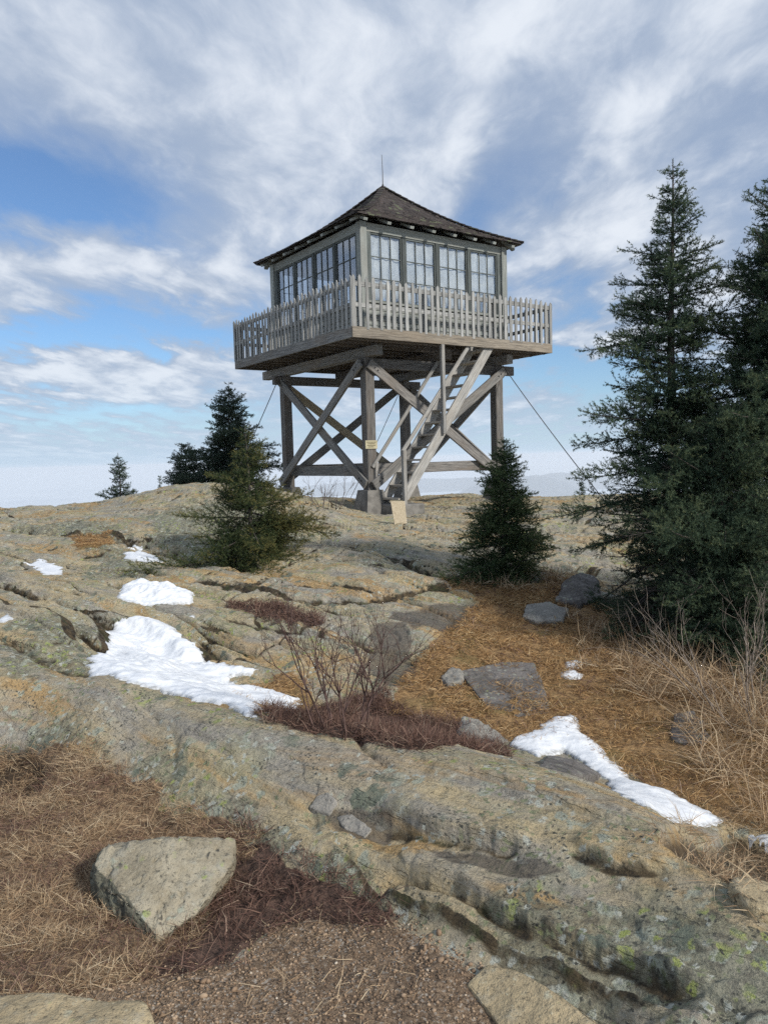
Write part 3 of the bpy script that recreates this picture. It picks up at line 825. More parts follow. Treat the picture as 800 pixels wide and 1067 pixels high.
def spruce(name, base, Ht, Rad, seed, mat, spacing=.005, nl=.018, nw=.004, whorl=.17, fill=1.0, crown0=.06, shape=.85, lean=(0, 0), gaps=.25, tipw=.25, inner=.16, rays=None, dead=0.0, twstep=.06, sun_side=(1, 0, 0), roll=.55, wild=.18):
    rng = np.random.RandomState(seed); rnd = random.Random(seed)
    root = empty(name, base)
    wood_mb = MB()
    rt = .012+.016*Ht
    axis = lambda h: Vector((lean[0]*h+.02*math.sin(h*2.1+seed), lean[1]*h+.02*math.cos(h*1.7+seed), h))
    wood_mb.tube([axis(Ht*i/10) for i in range(11)], rt, .004, 8)
    S0, SD, SL, ST = [], [], [], []
    def seg(a, b, t):
        v = b-a; l = v.length
        if l < 1e-4: return
        S0.append(tuple(a)); SD.append(tuple(v/l)); SL.append(l); ST.append(t)
    seg(axis(Ht*.93), axis(Ht)+Vector((0, 0, .02)), .6); seg(axis(Ht*.86), axis(Ht*.94), .4)
    h = Ht*crown0; wh = 0
    while h < Ht*.985:
        t = h/Ht; wh += 1
        nb = rnd.choice((5, 6, 6, 7)) if t < .85 else 4
        ph = rnd.uniform(0, 6.28)
        lay = 1+.22*math.sin(wh*2.4+seed)
        nall = nb+int(round(3*fill)) if t < .93 else nb
        for k in range(nall):
            inter = k >= nb
            az = ph+6.2832*k/nb+rnd.uniform(-.3, .3)
            sector = .5+.5*math.sin(az*2+seed*1.7+t*9)
            if rnd.random() < gaps*(.35+sector)*(1.3 if .15 < t < .9 else .5): continue
            L = Rad*((1-t)**shape)*rnd.uniform(.62, 1.12)*lay*(1-.28*sector)
            if inter: L *= rnd.uniform(.4, .8)
            if t > .9: L = max(L, .05+.35*(1-t)*Ht*.35)
            L = max(L, .05)*(1.06 if rnd.random() < .10 else 1)
            hb = h+rnd.uniform(-.5, .5)*whorl*(1.6 if inter else .7)
            e0 = -.20+.60*t+rnd.gauss(0, wild)
            droop = (.34*(1-t)+.08)*rnd.uniform(.6, 1.3); upt = droop*.78
            ca, sa = math.cos(az), math.sin(az)
            b0 = axis(max(0, hb)); curl = rnd.uniform(-.2, .2)
            def at(s):
                c2 = math.cos(az+curl*s); s2 = math.sin(az+curl*s)
                return b0+Vector((c2*L*s, s2*L*s, L*(e0*s-droop*s*s+upt*s**3)))
            bp = [at(s) for s in (0, .2, .4, .6, .8, 1)]
            wood_mb.tube(bp, max(.003, .016*L), .0018, 4)
            isdead = dead and t < .35 and rnd.random() < dead
            sun_face = max(0, ca*sun_side[0]+sa*sun_side[1])  # branches towards the sun get a lighter tint: painted sunlight
            for i in range(5):
                s = (i+.5)/5
                if s > inner*.8 and not isdead: seg(bp[i], bp[i+1], .18+.55*s*s+.2*sun_face*s)
            n_tw = max(3, int(L*(1-inner*.5)/twstep))
            for i in range(n_tw):
                s = inner*.5+(1-inner*.5)*(i+rnd.random())/n_tw
                p = at(s); dv = (at(min(1, s+.05))-at(s-.05)).normalized()
                lat = dv.cross(Vector((0, 0, 1)))
                if lat.length < 1e-3: continue
                lat.normalize()
                for sg in (-1, 1):
                    if rnd.random() < .14: continue
                    l = (.42*L*(1-s)**.8+.05)*rnd.uniform(.55, 1.15)
                    l = min(l, .42)
                    an = rnd.uniform(.65, 1.05)
                    td = dv*math.cos(an)+(Matrix.Rotation(rnd.gauss(0, roll), 3, dv) @ lat)*sg*math.sin(an)+Vector((0, 0, rnd.uniform(-.20, .20)))
                    td.normalize(); q = p+td*l+Vector((0, 0, .12*l))
                    if isdead:
                        wood_mb.tube([p, (p+q)/2+Vector((0, 0, -.01)), q], .0022, .001, 3); continue
                    mdp = (p+q)/2+Vector((0, 0, -.03*l))
                    tv = .12+.55*s+.25*sun_face+rnd.uniform(-.1, .1)
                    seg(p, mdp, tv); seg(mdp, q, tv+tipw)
                    if l > .12:
                        for j in range(int(l/.055)):
                            u = .2+.75*rnd.random(); pp = p+(q-p)*u
                            l2 = l*.5*(1-u)+.035
                            lat2 = Matrix.Rotation(rnd.uniform(0, 6.28), 3, td) @ td.orthogonal().normalized()
                            d2 = (td*.7+lat2*.7+Vector((0, 0, rnd.uniform(-.15, .15)))).normalized()
                            seg(pp, pp+d2*l2, tv+tipw*.8)
        h += whorl*(.75+.5*rnd.random())*(1.0 if t < .7 else .72)
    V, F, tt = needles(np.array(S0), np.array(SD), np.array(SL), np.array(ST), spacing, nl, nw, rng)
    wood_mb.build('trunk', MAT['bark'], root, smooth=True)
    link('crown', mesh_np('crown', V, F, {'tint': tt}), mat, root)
    print(name, 'needles', len(F))
    return root

def branching(mb, p, d, L, r, depth, rnd, spread=.55, up=.15, kids=(2, 3), shrink=.68, k=5, wig=.12):
    pts_ = [p]; q = p.copy(); dd = d.normalized(); n = 4
    for i in range(n):
        dd = (dd+Vector((rnd.gauss(0, wig), rnd.gauss(0, wig), rnd.gauss(0, wig)+up*.15))).normalized()
        q = q+dd*(L/n); pts_.append(q.copy())
    mb.tube(pts_, r, r*.6, k if depth > 1 else 3)
    if depth <= 0: return
    for i in range(rnd.randint(*kids)):
        j = rnd.randint(2, n)
        az = rnd.uniform(0, 6.28)
        side = dd.orthogonal().normalized(); side = Matrix.Rotation(az, 3, dd) @ side
        nd = (dd+side*spread*rnd.uniform(.6, 1.5)+Vector((0, 0, up))).normalized()
        branching(mb, pts_[j], nd, L*shrink*rnd.uniform(.7, 1.2), r*.6, depth-1, rnd, spread, up, kids, shrink, k, wig)

def pebbles(name, polys, n, smin, smax, mat, rng, label, cat, margin=.03, sink=.25):
    q = in_polys(polys, n, rng, margin); n = len(q)
    bm = bmesh.new(); bmesh.ops.create_icosphere(bm, subdivisions=1, radius=1)
    bv = np.array([v.co[:] for v in bm.verts]); bf = np.array([[v.index for v in f.verts] for f in bm.faces]); bm.free()
    s = smin*(smax/smin)**(rng.rand(n)**2.2)
    nv = len(bv)
    sc = rng.uniform(.42, 1.2, (n, 1, 3))*s[:, None, None]; sc[..., 2] *= .8
    a = rng.uniform(0, 6.28, n); ca, sa = np.cos(a)[:, None], np.sin(a)[:, None]
    B = bv[None]*sc*(1+rng.uniform(-.30, .26, (n, nv, 1)))
    X = B[..., 0]*ca-B[..., 1]*sa; Y = B[..., 0]*sa+B[..., 1]*ca; Z = B[..., 2]
    z0 = H(q[:, 0], q[:, 1])+s*(.5-sink)
    V = np.stack([X+q[:, 0:1], Y+q[:, 1:2], Z+z0[:, None]], -1).reshape(-1, 3)
    F = (bf[None]+(np.arange(n)*nv)[:, None, None]).reshape(-1, 3)
    t = np.repeat(np.clip(rng.beta(2, 2.6, n), 0, 1), nv)
    o = link(name, mesh_np(name, V, F, {'tint': t}), mat); tag(o, label, cat, kind='stuff')
    return o

# ------------------------------------------------------------------ snow, stones
def snow_patch(outline, thick, label, res=.02, rough=1.0, soft=.10, seed=0, lump=.35, group='snow patches'):
    poly = [hit(px, py, H) for px, py in outline]
    pp = np.array(poly); lo = pp.min(0)-.15; hi = pp.max(0)+.15
    res = max(res, max(hi-lo)/260)
    xs = np.arange(lo[0], hi[0], res); ys = np.arange(lo[1], hi[1], res)
    X, Y = np.meshgrid(xs, ys); X = X.ravel(); Y = Y.ravel()
    sd = poly_sd(X, Y, poly)+(.085*fbm(X*4+seed, Y*4, 4)+.03*fbm(X*17, Y*17, 3))*rough
    t = .68*thick*(1-np.exp(-np.maximum(sd, 0)/soft))
    lumps = fbm(X*5+seed*3, Y*5, 4); fine = fbm(X*23, Y*23+seed, 3)
    g0 = H(X, Y).reshape(len(ys), len(xs)); gb = g0.copy(); kk = max(1, int(.10/res))
    for _ in range(2):
        for ax in (0, 1):
            pad = [(0, 0), (0, 0)]; pad[ax] = (kk, kk); q = np.cumsum(np.insert(np.pad(gb, pad, mode='edge'), 0, 0, axis=ax), axis=ax)
            n_ = 2*kk+1
            gb = (q[n_:]-q[:-n_])/n_ if ax == 0 else (q[:, n_:]-q[:, :-n_])/n_
    gs = np.maximum(gb, .55*g0+.45*gb).ravel()
    zz = np.where(sd > 0, gs, g0.ravel())+np.where(sd > 0, .006+t*(1+lump*1.7*lumps+lump*.25*fine), -.02)
    nx, ny = len(xs), len(ys)
    i = np.arange(ny-1)[:, None]; j = np.arange(nx-1)[None, :]
    F = np.stack([i*nx+j, i*nx+j+1, (i+1)*nx+j+1, (i+1)*nx+j], -1).reshape(-1, 4)
    F = F[(sd[F] > 0).any(1)]
    used = np.unique(F); mp = np.zeros(len(X), int); mp[used] = np.arange(len(used))
    c = Vector((pp[:, 0].mean(), pp[:, 1].mean(), 0)); c.z = H1(c.x, c.y)
    V = np.stack([X, Y, zz], -1)[used]-np.array(c)
    o = link('snow_patch', mesh_np('snow_patch', V, mp[F], {'thin': np.exp(-np.maximum(sd, 0)/.075)[used]}, smooth=True), MAT['snow'], loc=c)
    tag(o, label, 'snow', group)
    return o

def rock_hull(name, P, mat, label, cat='rock', amp=.02, freq=5, cuts=14, group=None, dark=None, chips=.25):
    """convex stone from corner points, broken up by noise"""
    P = [Vector(p) for p in P]
    c = sum(P, Vector())/len(P); c.z = min(p.z for p in P)
    bm = bmesh.new()
    for p in P: bm.verts.new(p-c)
    r = bmesh.ops.convex_hull(bm, input=bm.verts)
    for g in (r['geom_interior'], r['geom_unused']):
        for v in [x for x in g if isinstance(x, bmesh.types.BMVert) and x.is_valid]: bm.verts.remove(v)
    bmesh.ops.dissolve_limit(bm, angle_limit=.05, verts=bm.verts, edges=bm.edges)
    bmesh.ops.bevel(bm, geom=list(bm.edges), offset=amp*1.1, segments=2, affect='EDGES', profile=.6)
    bmesh.ops.triangulate(bm, faces=bm.faces)
    size = max((p-c).length for p in P)
    for it in range(6):
        long_ = [e for e in bm.edges if e.calc_length() > size/cuts]
        if not long_: break
        bmesh.ops.subdivide_edges(bm, edges=long_, cuts=1)
        bmesh.ops.triangulate(bm, faces=bm.faces)
    bm.normal_update()
    co = np.array([v.co[:] for v in bm.verts]); no = np.array([v.normal[:] for v in bm.verts])
    W3 = co+np.array(c)
    d = fbm3(W3*freq, 4)*amp*1.3+amp*.5*fbm3(W3*freq*4, 2)-amp*chips*sstep(.08, .16, fbm3(W3*freq*1.7+5, 3))
    for v, k, n in zip(bm.verts, d, no): v.co += Vector(n)*float(k)
    stain_shade = np.array([1.0 if n.dot(Vector(dark)) > .35 else 0.0 for n in map(Vector, no)]) if dark else np.zeros(len(co))  # side turned from the sun painted darker: lichen and shade together
    me = bpy.data.meshes.new(name); bm.to_mesh(me); bm.free()
    at_ = me.attributes.new('stain_shade', 'FLOAT', 'POINT'); at_.data.foreach_set('value', stain_shade.astype(np.float32))
    me.polygons.foreach_set('use_smooth', [True]*len(me.polygons))
    o = link(name, me, mat, loc=c); tag(o, label, cat, group)
    return o

def slab_px(name, outline, h, mat, label, z_off=0.0, amp=.02, freq=5, tilt=None, **kw):
    """flat-topped stone standing where its outline meets the ground"""
    P = []
    cx = sum(p[0] for p in outline)/len(outline); cy = sum(p[1] for p in outline)/len(outline)
    for i, (px, py) in enumerate(outline):
        x, y = hit(px, py, H); z = H1(x, y)
        hh = h*(tilt[i] if tilt else 1)
        P.append((x, y, z-.08)); P.append((x*.995, y*.995+.0, z+hh))
    return rock_hull(name, P, mat, label, amp=amp, freq=freq, **kw)

# ================================================================== LOOKOUT TOWER
YAW = .606; TX, TY, TZ = .2044, 19.743, -1.2
_u = np.array([math.cos(YAW), math.sin(YAW), 0]); _v = np.array([-math.sin(YAW), math.cos(YAW), 0])
_C = np.array([TX, TY, 0])
def tw(u, v, z):            # tower frame -> world
    p = _C+u*_u+v*_v; return Vector((p[0], p[1], z+TZ))
def on_v(px, py, vv):       # photo point on a plane parallel to the stair side
    d = ray(px, py); t = (vv+_C@_v)/(d@_v); q = d*t
    return float((q-_C)@_u), float(q[2]-TZ)

def gz(u, v):
    p = tw(u, v, 0); return H1(p.x, p.y)-TZ

def build_tower():
    rnd = random.Random(5)
    T = empty('lookout_tower', (TX, TY, TZ), YAW)
    tag(T, 'weathered wooden fire lookout with glazed cab, railed catwalk and braced timber legs on bare rock', 'lookout tower')
    HP, HD, HW, HE = 1.96, 2.9425, 2.127, 2.46
    F0, F1 = 3.70, 3.925          # fascia
    WT, EV, AP = 6.36, 6.40, 8.07
    # --- legs and piers
    for su in (-1, 1):
        for sv in (-1, 1):
            g = gz(su*HP, sv*HP)
            MB().beam((su*HP, sv*HP, .46), (su*HP, sv*HP, 3.45), .235, .235, (0, 1, 0), jit=.003).build('post', MAT['post'], T, bevel=.012)
            m = MB(); zb = min(g-.25, -.15); tp, bs = .21, .36
            a = [(su*HP+x*bs, sv*HP+y*bs, zb) for x, y in ((-1, -1), (1, -1), (1, 1), (-1, 1))]
            t = [(su*HP+x*tp, sv*HP+y*tp, .50) for x, y in ((-1, -1), (1, -1), (1, 1), (-1, 1))]
            m.poly(t)
            for i in range(4): m.poly([a[i], a[(i+1) % 4], t[(i+1) % 4], t[i]])
            m.build('pier', MAT['concrete'], T, bevel=.025)
    # --- girts, caps and beams
    off = .165
    for s in (-1, 1):
        MB().beam((s*HP, -HP+.12, .93), (s*HP, HP-.12, .93), .235, .14, (1, 0, 0), jit=.003).build('girt', MAT['brace'], T, bevel=.008)
        MB().beam((-HP+.12, s*HP, .965), (HP-.12, s*HP, .965), .235, .14, (0, 1, 0), jit=.003).build('girt', MAT['post'], T, bevel=.008)
        MB().beam((s*HP, -2.45, 3.565), (s*HP, 3.1, 3.565), .225, .22, (1, 0, 0), jit=.003).build('cap_beam', MAT['brace'], T, bevel=.01)
        MB().beam((-HP-.35 if s > 0 else -HP+.12, s*(HP-.0), 3.33), (HP+.55, s*HP, 3.33), .225, .16, (0, 1, 0), jit=.003).build('tie_beam', MAT['post'], T, bevel=.01)
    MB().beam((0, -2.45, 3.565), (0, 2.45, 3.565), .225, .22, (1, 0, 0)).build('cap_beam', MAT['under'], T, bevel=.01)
    # --- X braces, bolted on the outer faces, the second board over the first
    zt, zb = 3.33, .62
    for s in (-1, 1):
        for k, (a, b) in enumerate((((HP+.06), -(HP+.06)), (-(HP+.06), HP+.06))):
            o = HP+.155+.062*k
            br = MB().beam((s*o, a, zt), (s*o, b, zb), .215, .06, (1, 0, 0), jit=.002).build('brace', MAT['brace'], T, bevel=.006)
            for q in (.035, .055, .945, .965):
                c0 = Vector((s*o, a, zt)).lerp(Vector((s*o, b, zb)), q); MB().tube([c0+Vector((s*.02, 0, 0)), c0+Vector((s*.047, 0, 0))], .022, .018, 7).build('bolt', MAT['rod'], br)
            br = MB().beam((a*-1, s*(o+.012), zt-.02), (-b, s*(o+.012), zb-.02), .215, .06, (0, 1, 0), jit=.002).build('brace', MAT['post' if s < 0 else 'plank'] if k == 0 else MAT['brace'], T, bevel=.006)  # back brace in the pale plank tone: warm light put into its colour
            for q in (.035, .055, .945, .965):
                c0 = Vector((-a, s*(o+.012), zt-.02)).lerp(Vector((-b, s*(o+.012), zb-.02)), q); MB().tube([c0+Vector((0, s*.02, 0)), c0+Vector((0, s*.047, 0))], .022, .018, 7).build('bolt', MAT['rod'], br)
    # --- catwalk floor
    m = MB(); n = 34
    for i in range(n):
        x = -HD+.05+(2*HD-.1)*(i+.5)/n
        if -.35 < x < .95:      # stair well
            m.beam((x, -1.98, F1-.045), (x, HD-.05, F1-.045), (2*HD-.1)/n-.012, .04, (0, 0, 1))
            m.beam((x, -HD+.05, F1-.045), (x, -HD+.14, F1-.045), (2*HD-.1)/n-.012, .04, (0, 0, 1))
        else:
            m.beam((x, -HD+.05, F1-.045), (x, HD-.05, F1-.045), (2*HD-.1)/n-.012, .04, (0, 0, 1))
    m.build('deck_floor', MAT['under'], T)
    m = MB()
    for i in range(13):
        v = -HD+.22+(2*HD-.44)*i/12
        if -2.85 < v < -2.0:
            m.beam((-HD+.05, v, 3.765), (-.42, v, 3.765), .16, .05, (0, 1, 0)); m.beam((1.0, v, 3.765), (HD-.05, v, 3.765), .16, .05, (0, 1, 0))
        else:
            m.beam((-HD+.05, v, 3.765), (HD-.05, v, 3.765), .16, .05, (0, 1, 0))
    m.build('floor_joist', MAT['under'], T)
    for s in (-1, 1):
        MB().beam((-HD, s*(HD-.02), (F0+F1)/2), (HD, s*(HD-.02), (F0+F1)/2), F1-F0, .045, (0, 1, 0), jit=.003).build('fascia_board', MAT['fascia'], T, bevel=.005)  # warmer, paler tone: sunlight painted into the boards
        MB().beam((s*(HD-.02), -HD+.046, (F0+F1)/2), (s*(HD-.02), HD-.046, (F0+F1)/2), F1-F0-.004, .045, (1, 0, 0), jit=.003).build('fascia_board', MAT['brace'], T, bevel=.005)  # same timber in a greyer tone: shade painted into these sides
    # --- railings
    def rail(fr):               # fr(t, o, z): along the side, outward offset, height
        m = MB(); n = 34
        for i in range(n+1):
            t = -HD+.045+(2*HD-.09)*i/n+rnd.uniform(-.012, .012); w = rnd.uniform(.064, .082); top = 4.955+rnd.uniform(-.035, .03)
            k = rnd.uniform(-.010, .010); zb = F1-.02+rnd.uniform(-.03, .03); o0 = .028
            pts_ = [fr(t-w/2, o0, zb), fr(t+w/2, o0, zb), fr(t+w/2+k, o0, top-.055), fr(t+k, o0, top), fr(t-w/2+k, o0, top-.055)]
            nn = Vector(fr(0, 1, 0))-Vector(fr(0, 0, 0))
            if (Vector(pts_[1])-Vector(pts_[0])).cross(Vector(pts_[2])-Vector(pts_[1])).dot(nn) < 0: pts_.reverse()
            st = len(m.v); m.poly(pts_, .022, nn)
            offx = rnd.uniform(-50, 50)
            for q in range(st, len(m.v)):
                p = m.v[q]; m.g[q] = (p.z+offx, (p.x+p.y)+offx*.3, .02)
        o = m.build('railing', MAT['picket'], T)
        nn = Vector(fr(0, 1, 0))-Vector(fr(0, 0, 0))
        for z, w in ((4.80, .10), (4.37, .09)):
            a, b = fr(-HD+.03, -.014, z), fr(HD-.03, -.014, z)
            MB().beam(a, b, w, .034, nn, jit=.004).build('rail', MAT['picket'], o, bevel=.004)
        for t in (-HD+.09, -1.0, 1.0, HD-.09):
            MB().beam(fr(t, -.078, F1-.04), fr(t, -.078, 4.86), .09, .09, nn).build('railing_post', MAT['picket'], o, bevel=.005)
        return o
    rail(lambda t, o, z: (t, -(HD+o-.02), z)); rail(lambda t, o, z: (-(HD+o-.02), t, z))
    rail(lambda t, o, z: (t, HD+o-.02, z)); rail(lambda t, o, z: (HD+o-.02, t, z))
    # --- cab walls
    SILL, HEAD = 4.66, 6.17
    starts = [-1.90+.95*i for i in range(4)]; sw = .86
    def frm(side):
        if side == 0: return lambda t, o, z: Vector((t, -(HW+o), z)), Vector((0, -1, 0))
        if side == 1: return lambda t, o, z: Vector((-(HW+o), -t, z)), Vector((-1, 0, 0))
        if side == 2: return lambda t, o, z: Vector((-t, HW+o, z)), Vector((0, 1, 0))
        return lambda t, o, z: Vector((HW+o, t, z)), Vector((1, 0, 0))
    for side in range(4):
        fr, nn = frm(side)
        m = MB(); z = F1; k = 0
        while z < SILL-.02:     # clapboards, each lapping the one below
            a = .112; off = [rnd.uniform(-50, 50) for _ in range(3)]
            z2 = min(z+a, SILL)
            p = [fr(-HW+.1, .004, z), fr(HW-.1, .004, z), fr(HW-.1, -.014, z2), fr(-HW+.1, -.014, z2)]
            m.poly(p, .02, nn)
            for q in range(len(m.v)-8, len(m.v)): m.g[q] = (m.v[q].x+m.v[q].y+off[0], m.v[q].z+off[1], off[2])
            z = z2
        w = m.build('wall', MAT['cab'], T)
        hb = MB().beam(fr(-HW+.1, -.02, (HEAD+WT)/2), fr(HW-.1, -.02, (HEAD+WT)/2), WT-HEAD, .05, nn, jit=.002)
        hb.build('header_board', MAT['cab'], w, bevel=.004)
        MB().beam(fr(-HW+.1, .02, SILL-.012), fr(HW-.1, .02, SILL-.012), .05, .10, nn).build('window_sill', MAT['cab'], w, bevel=.006)
        for i in range(5):
            t = -1.945+.9725*i+(.0)
            MB().beam(fr(t, -.02, SILL+.014), fr(t, -.02, HEAD-.001), .10, .055, nn).build('mullion', MAT['sash'], w, bevel=.004)
        for i in range(4):
            t0 = -1.945+.9725*i+.05; t1 = t0+.8725
            f = MB(); zz0, zz1 = SILL+.016, HEAD-.004; th = .035; o0 = -.035
            fw = .036
            f.beam(fr(t0+fw/2, o0, zz0), fr(t0+fw/2, o0, zz1), fw, th, nn); f.beam(fr(t1-fw/2, o0, zz0), fr(t1-fw/2, o0, zz1), fw, th, nn)
            f.beam(fr(t0+fw, o0, zz0+fw/2), fr(t1-fw, o0, zz0+fw/2), fw, th, nn); f.beam(fr(t0+fw, o0, zz1-fw/2), fr(t1-fw, o0, zz1-fw/2), fw, th, nn)
            iw = (t1-t0-2*fw)
            for q in (1, 2): f.beam(fr(t0+fw+iw*q/3, o0, zz0+fw), fr(t0+fw+iw*q/3, o0, zz1-fw), .018, .022, nn)
            ih = zz1-zz0-2*fw
            for q in (1, 2): f.beam(fr(t0+fw, o0-.002, zz0+fw+ih*q/3), fr(t1-fw, o0-.002, zz0+fw+ih*q/3), .018, .020, nn)
            wo = f.build('window', MAT['sash'], T)
            pts_ = [fr(t0+.02, o0-.006, zz0+.02), fr(t1-.02, o0-.006, zz0+.02), fr(t1-.02, o0-.006, zz1-.02), fr(t0+.02, o0-.006, zz1-.02)]
            if (pts_[1]-pts_[0]).cross(pts_[2]-pts_[1]).dot(nn) < 0: pts_.reverse()
            MB().poly(pts_, .004, nn).build('pane', MAT['glass'], wo)
            if side == 0:       # plastic sheeting hung inside, torn along its lower edge
                m = MB(); N = 18; r2 = random.Random(40+i)
                V = []; 
                zlow = [zz0+.02+max(0, (.16+.22*math.sin(j*.9+i*2.1))*(1 if i in (1, 3) else .2)+r2.uniform(-.07, .07)) for j in range(N+1)]
                me = bmesh.new(); grid = []
                for j in range(N+1):
                    col = []
                    for q in range(9):
                        s = q/8; zc = zz1-.01+(zlow[j]-zz1)*s
                        col.append(me.verts.new(fr(t0+.01+(t1-t0-.02)*j/N, -.085+.016*math.sin(j*1.1+i)+.012*math.sin(q*1.3+j*.4), zc)))
                    grid.append(col)
                for j in range(N):
                    for q in range(8): me.faces.new((grid[j][q], grid[j+1][q], grid[j+1][q+1], grid[j][q+1]))
                dm = bpy.data.meshes.new('sheeting'); me.to_mesh(dm); me.free()
                dm.polygons.foreach_set('use_smooth', [True]*len(dm.polygons))
                so = link('sheeting', dm, MAT['sheet'], wo)
                md = so.modifiers.new('solid', 'SOLIDIFY'); md.thickness = .002
    for su in (-1, 1):
        for sv in (-1, 1):
            MB().beam((su*(HW-.03), sv*(HW-.03), F1-.01), (su*(HW-.03), sv*(HW-.03), WT-.004), .17, .17, (0, 1, 0), jit=.002).build('corner_board', MAT['cab'], T, bevel=.006)
    MB().box((0, 0, WT-.03), (2*HW-.14, 2*HW-.14, .03)).build('ceiling', MAT['under'], T)
    # --- roof: stepped shingle courses with a slight bell-cast near the top
    roof = None
    def prof(s):                # s 0 eave .. 1 apex
        return EV+(AP-EV)*(s-.10*math.sin(math.pi*s)*(s > 0))
    m = MB(); nc = 19
    for side in range(4):
        c, s_ = math.cos(side*math.pi/2), math.sin(side*math.pi/2)
        rot = lambda x, y, z: Vector((c*x-s_*y, s_*x+c*y, z))
        for k in range(nc):
            a, b = k/nc, min(1, (k+1.25)/nc)
            ra, rb = HE*(1-a), HE*(1-b)
            za, zb_ = prof(a)+.026, prof(b)+.004
            off = [rnd.uniform(-50, 50) for _ in range(3)]
            nsub = max(2, int(2*ra/.16))
            st = len(m.v)
            for j in range(nsub):
                t0, t1 = -1+2*j/nsub, -1+2*(j+1)/nsub
                dz = rnd.uniform(0, .012); dr = rnd.uniform(-.012, .012)
                p0, p1 = rot(t0*ra, -ra-dr, za+dz), rot(t1*ra, -ra-dr, za+dz)
                p2, p3 = rot(t1*rb, -rb, zb_), rot(t0*rb, -rb, zb_)
                base = len(m.v)
                for p, al in ((p0, t0*ra), (p1, t1*ra), (p2, t1*ra), (p3, t0*ra)):
                    m.v.append(p); m.g.append((al+off[0], off[1]+(p.z if 0 else 0), off[2]))
                m.f.append((base, base+1, base+2, base+3))
                for p, al in ((rot(t0*ra, -ra-dr, za-.02), t0*ra), (rot(t1*ra, -ra-dr, za-.02), t1*ra)):
                    m.v.append(p); m.g.append((al+off[0], off[1], off[2]))
                m.f.append((base+1, base, base+4, base+5))
    roof = m.build('roof', MAT['shingle'], T)
    # boards under the shingles
    sb = MB()
    for side in range(4):
        c, s_ = math.cos(side*math.pi/2), math.sin(side*math.pi/2)
        rot = lambda x, y, z: Vector((c*x-s_*y, s_*x+c*y, z))
        for k in range(8):
            a, b = k/8, (k+1)/8
            ra, rb = (HE-.015)*(1-a), (HE-.015)*(1-b)
            sb.poly([rot(-ra, -ra, prof(a)-.012), rot(-rb, -rb, prof(b)-.012), rot(rb, -rb, prof(b)-.012), rot(ra, -ra, prof(a)-.012)])
    sb.build('sheathing', MAT['under'], roof)
    for side in range(4):
        c, s_ = math.cos(side*math.pi/2), math.sin(side*math.pi/2)
        hip = MB()
        for k in range(22):
            a, b = k/22, min(1, (k+1.3)/22)
            pa = Vector((c*-1-s_*-1, s_*-1+c*-1, 0)); 
            A_ = pa*(HE+.02)*(1-a)+Vector((0, 0, prof(a)+.048)); B_ = pa*(HE+.02)*(1-b)+Vector((0, 0, prof(b)+.030))
            hip.beam(A_, B_, .15, .022, (0, 0, 1))
        hip.build('hip_cap', MAT['shingle'], roof)
        rot = lambda x, y, z: Vector((c*x-s_*y, s_*x+c*y, z))
        for j in range(8):
            t = -HE+.28+(2*HE-.56)*j/7
            MB().beam(rot(t, -HE+.05, EV-.075), rot(t, -HW+.1, EV-.075+.18), .055, .10, rot(1, 0, 0)).build('rafter_tail', MAT['cab'], roof)
    MB().tube([(0, 0, AP-.03), (0, 0, AP+.10)], .05, .018, 8).build('finial', MAT['rod'], roof)
    MB().tube([(0, 0, AP+.05), (.005, 0, AP+.4), (0, .01, AP+.83)], .014, .006, 6).build('lightning_rod', MAT['rod'], roof)
    # --- stair, climbing along the near right side under the catwalk edge
    vi, vo = -2.16, -2.84
    s = MB()
    (bu, bz), (tu, tz) = on_v(425, 512, vo), on_v(507, 366, vo)
    sl = (tz-bz)/(tu-bu)
    def zline(u): return bz+sl*(u-bu)
    ub = bu-.10; ut = bu+(F1-.05-bz)/sl
    st = MB().beam((ub, vo, zline(ub)), (ut, vo, zline(ut)), .225, .05, (0, 1, 0), jit=.002).build('staircase', MAT['stair'], T, bevel=.005)
    MB().beam((ub-.05, vi, zline(ub-.05)), (ut, vi, zline(ut)), .225, .05, (0, 1, 0), jit=.002).build('stringer', MAT['stair'], st, bevel=.005)
    nt_ = 13
    for i in range(nt_):
        z = .30+(F1-.30-.24)*i/(nt_-1); u = bu+(z-bz)/sl
        MB().beam((u, vi+.026, z), (u, vo-.0+.026, z), .25, .042, (0, 0, 1), jit=.002).build('tread', MAT['tread'], st, bevel=.004)
    a = on_v(420, 470, vo-.05); b = on_v(420, 523, vo-.05)
    MB().beam((a[0], vo-.07, min(b[1], gz(b[0], vo)-.05)), (a[0], vo-.07, a[1]+.02), .085, .085, (0, 1, 0)).build('newel_post', MAT['stair'], st, bevel=.006)
    c_ = on_v(462.5, 452, vo-.07)
    MB().beam((c_[0], vo-.07, c_[1]), (c_[0], vo-.07, F0+.0), .085, .085, (0, 1, 0)).build('newel_post', MAT['stair'], st, bevel=.006)
    MB().beam((a[0]-.02, vo-.03, a[1]-.03), (tu-.62, vo-.03, F0-.02), .085, .04, (0, 1, 0)).build('handrail', MAT['stair'], st, bevel=.005)
    h0 = on_v(388, 487, vi+.06); h1 = on_v(459, 372, vi+.06)
    MB().beam((h0[0], vi+.055, h0[1]), (h1[0], vi+.055, h1[1]), .08, .04, (0, 1, 0)).build('handrail', MAT['stair'], st, bevel=.005)
    MB().beam((h0[0]+.1, vi+.055, bz-.45), (h0[0]+.1, vi+.055, h0[1]+.1), .08, .08, (0, 1, 0)).build('newel_post', MAT['stair'], st, bevel=.005)
    # landing block of concrete below the lowest step
    lb = MB().box((bu+.02, (vi+vo)/2, -.12), (.62, 1.05, .62)); lb.build('step_block', MAT['concrete'], T, bevel=.03)
    return T

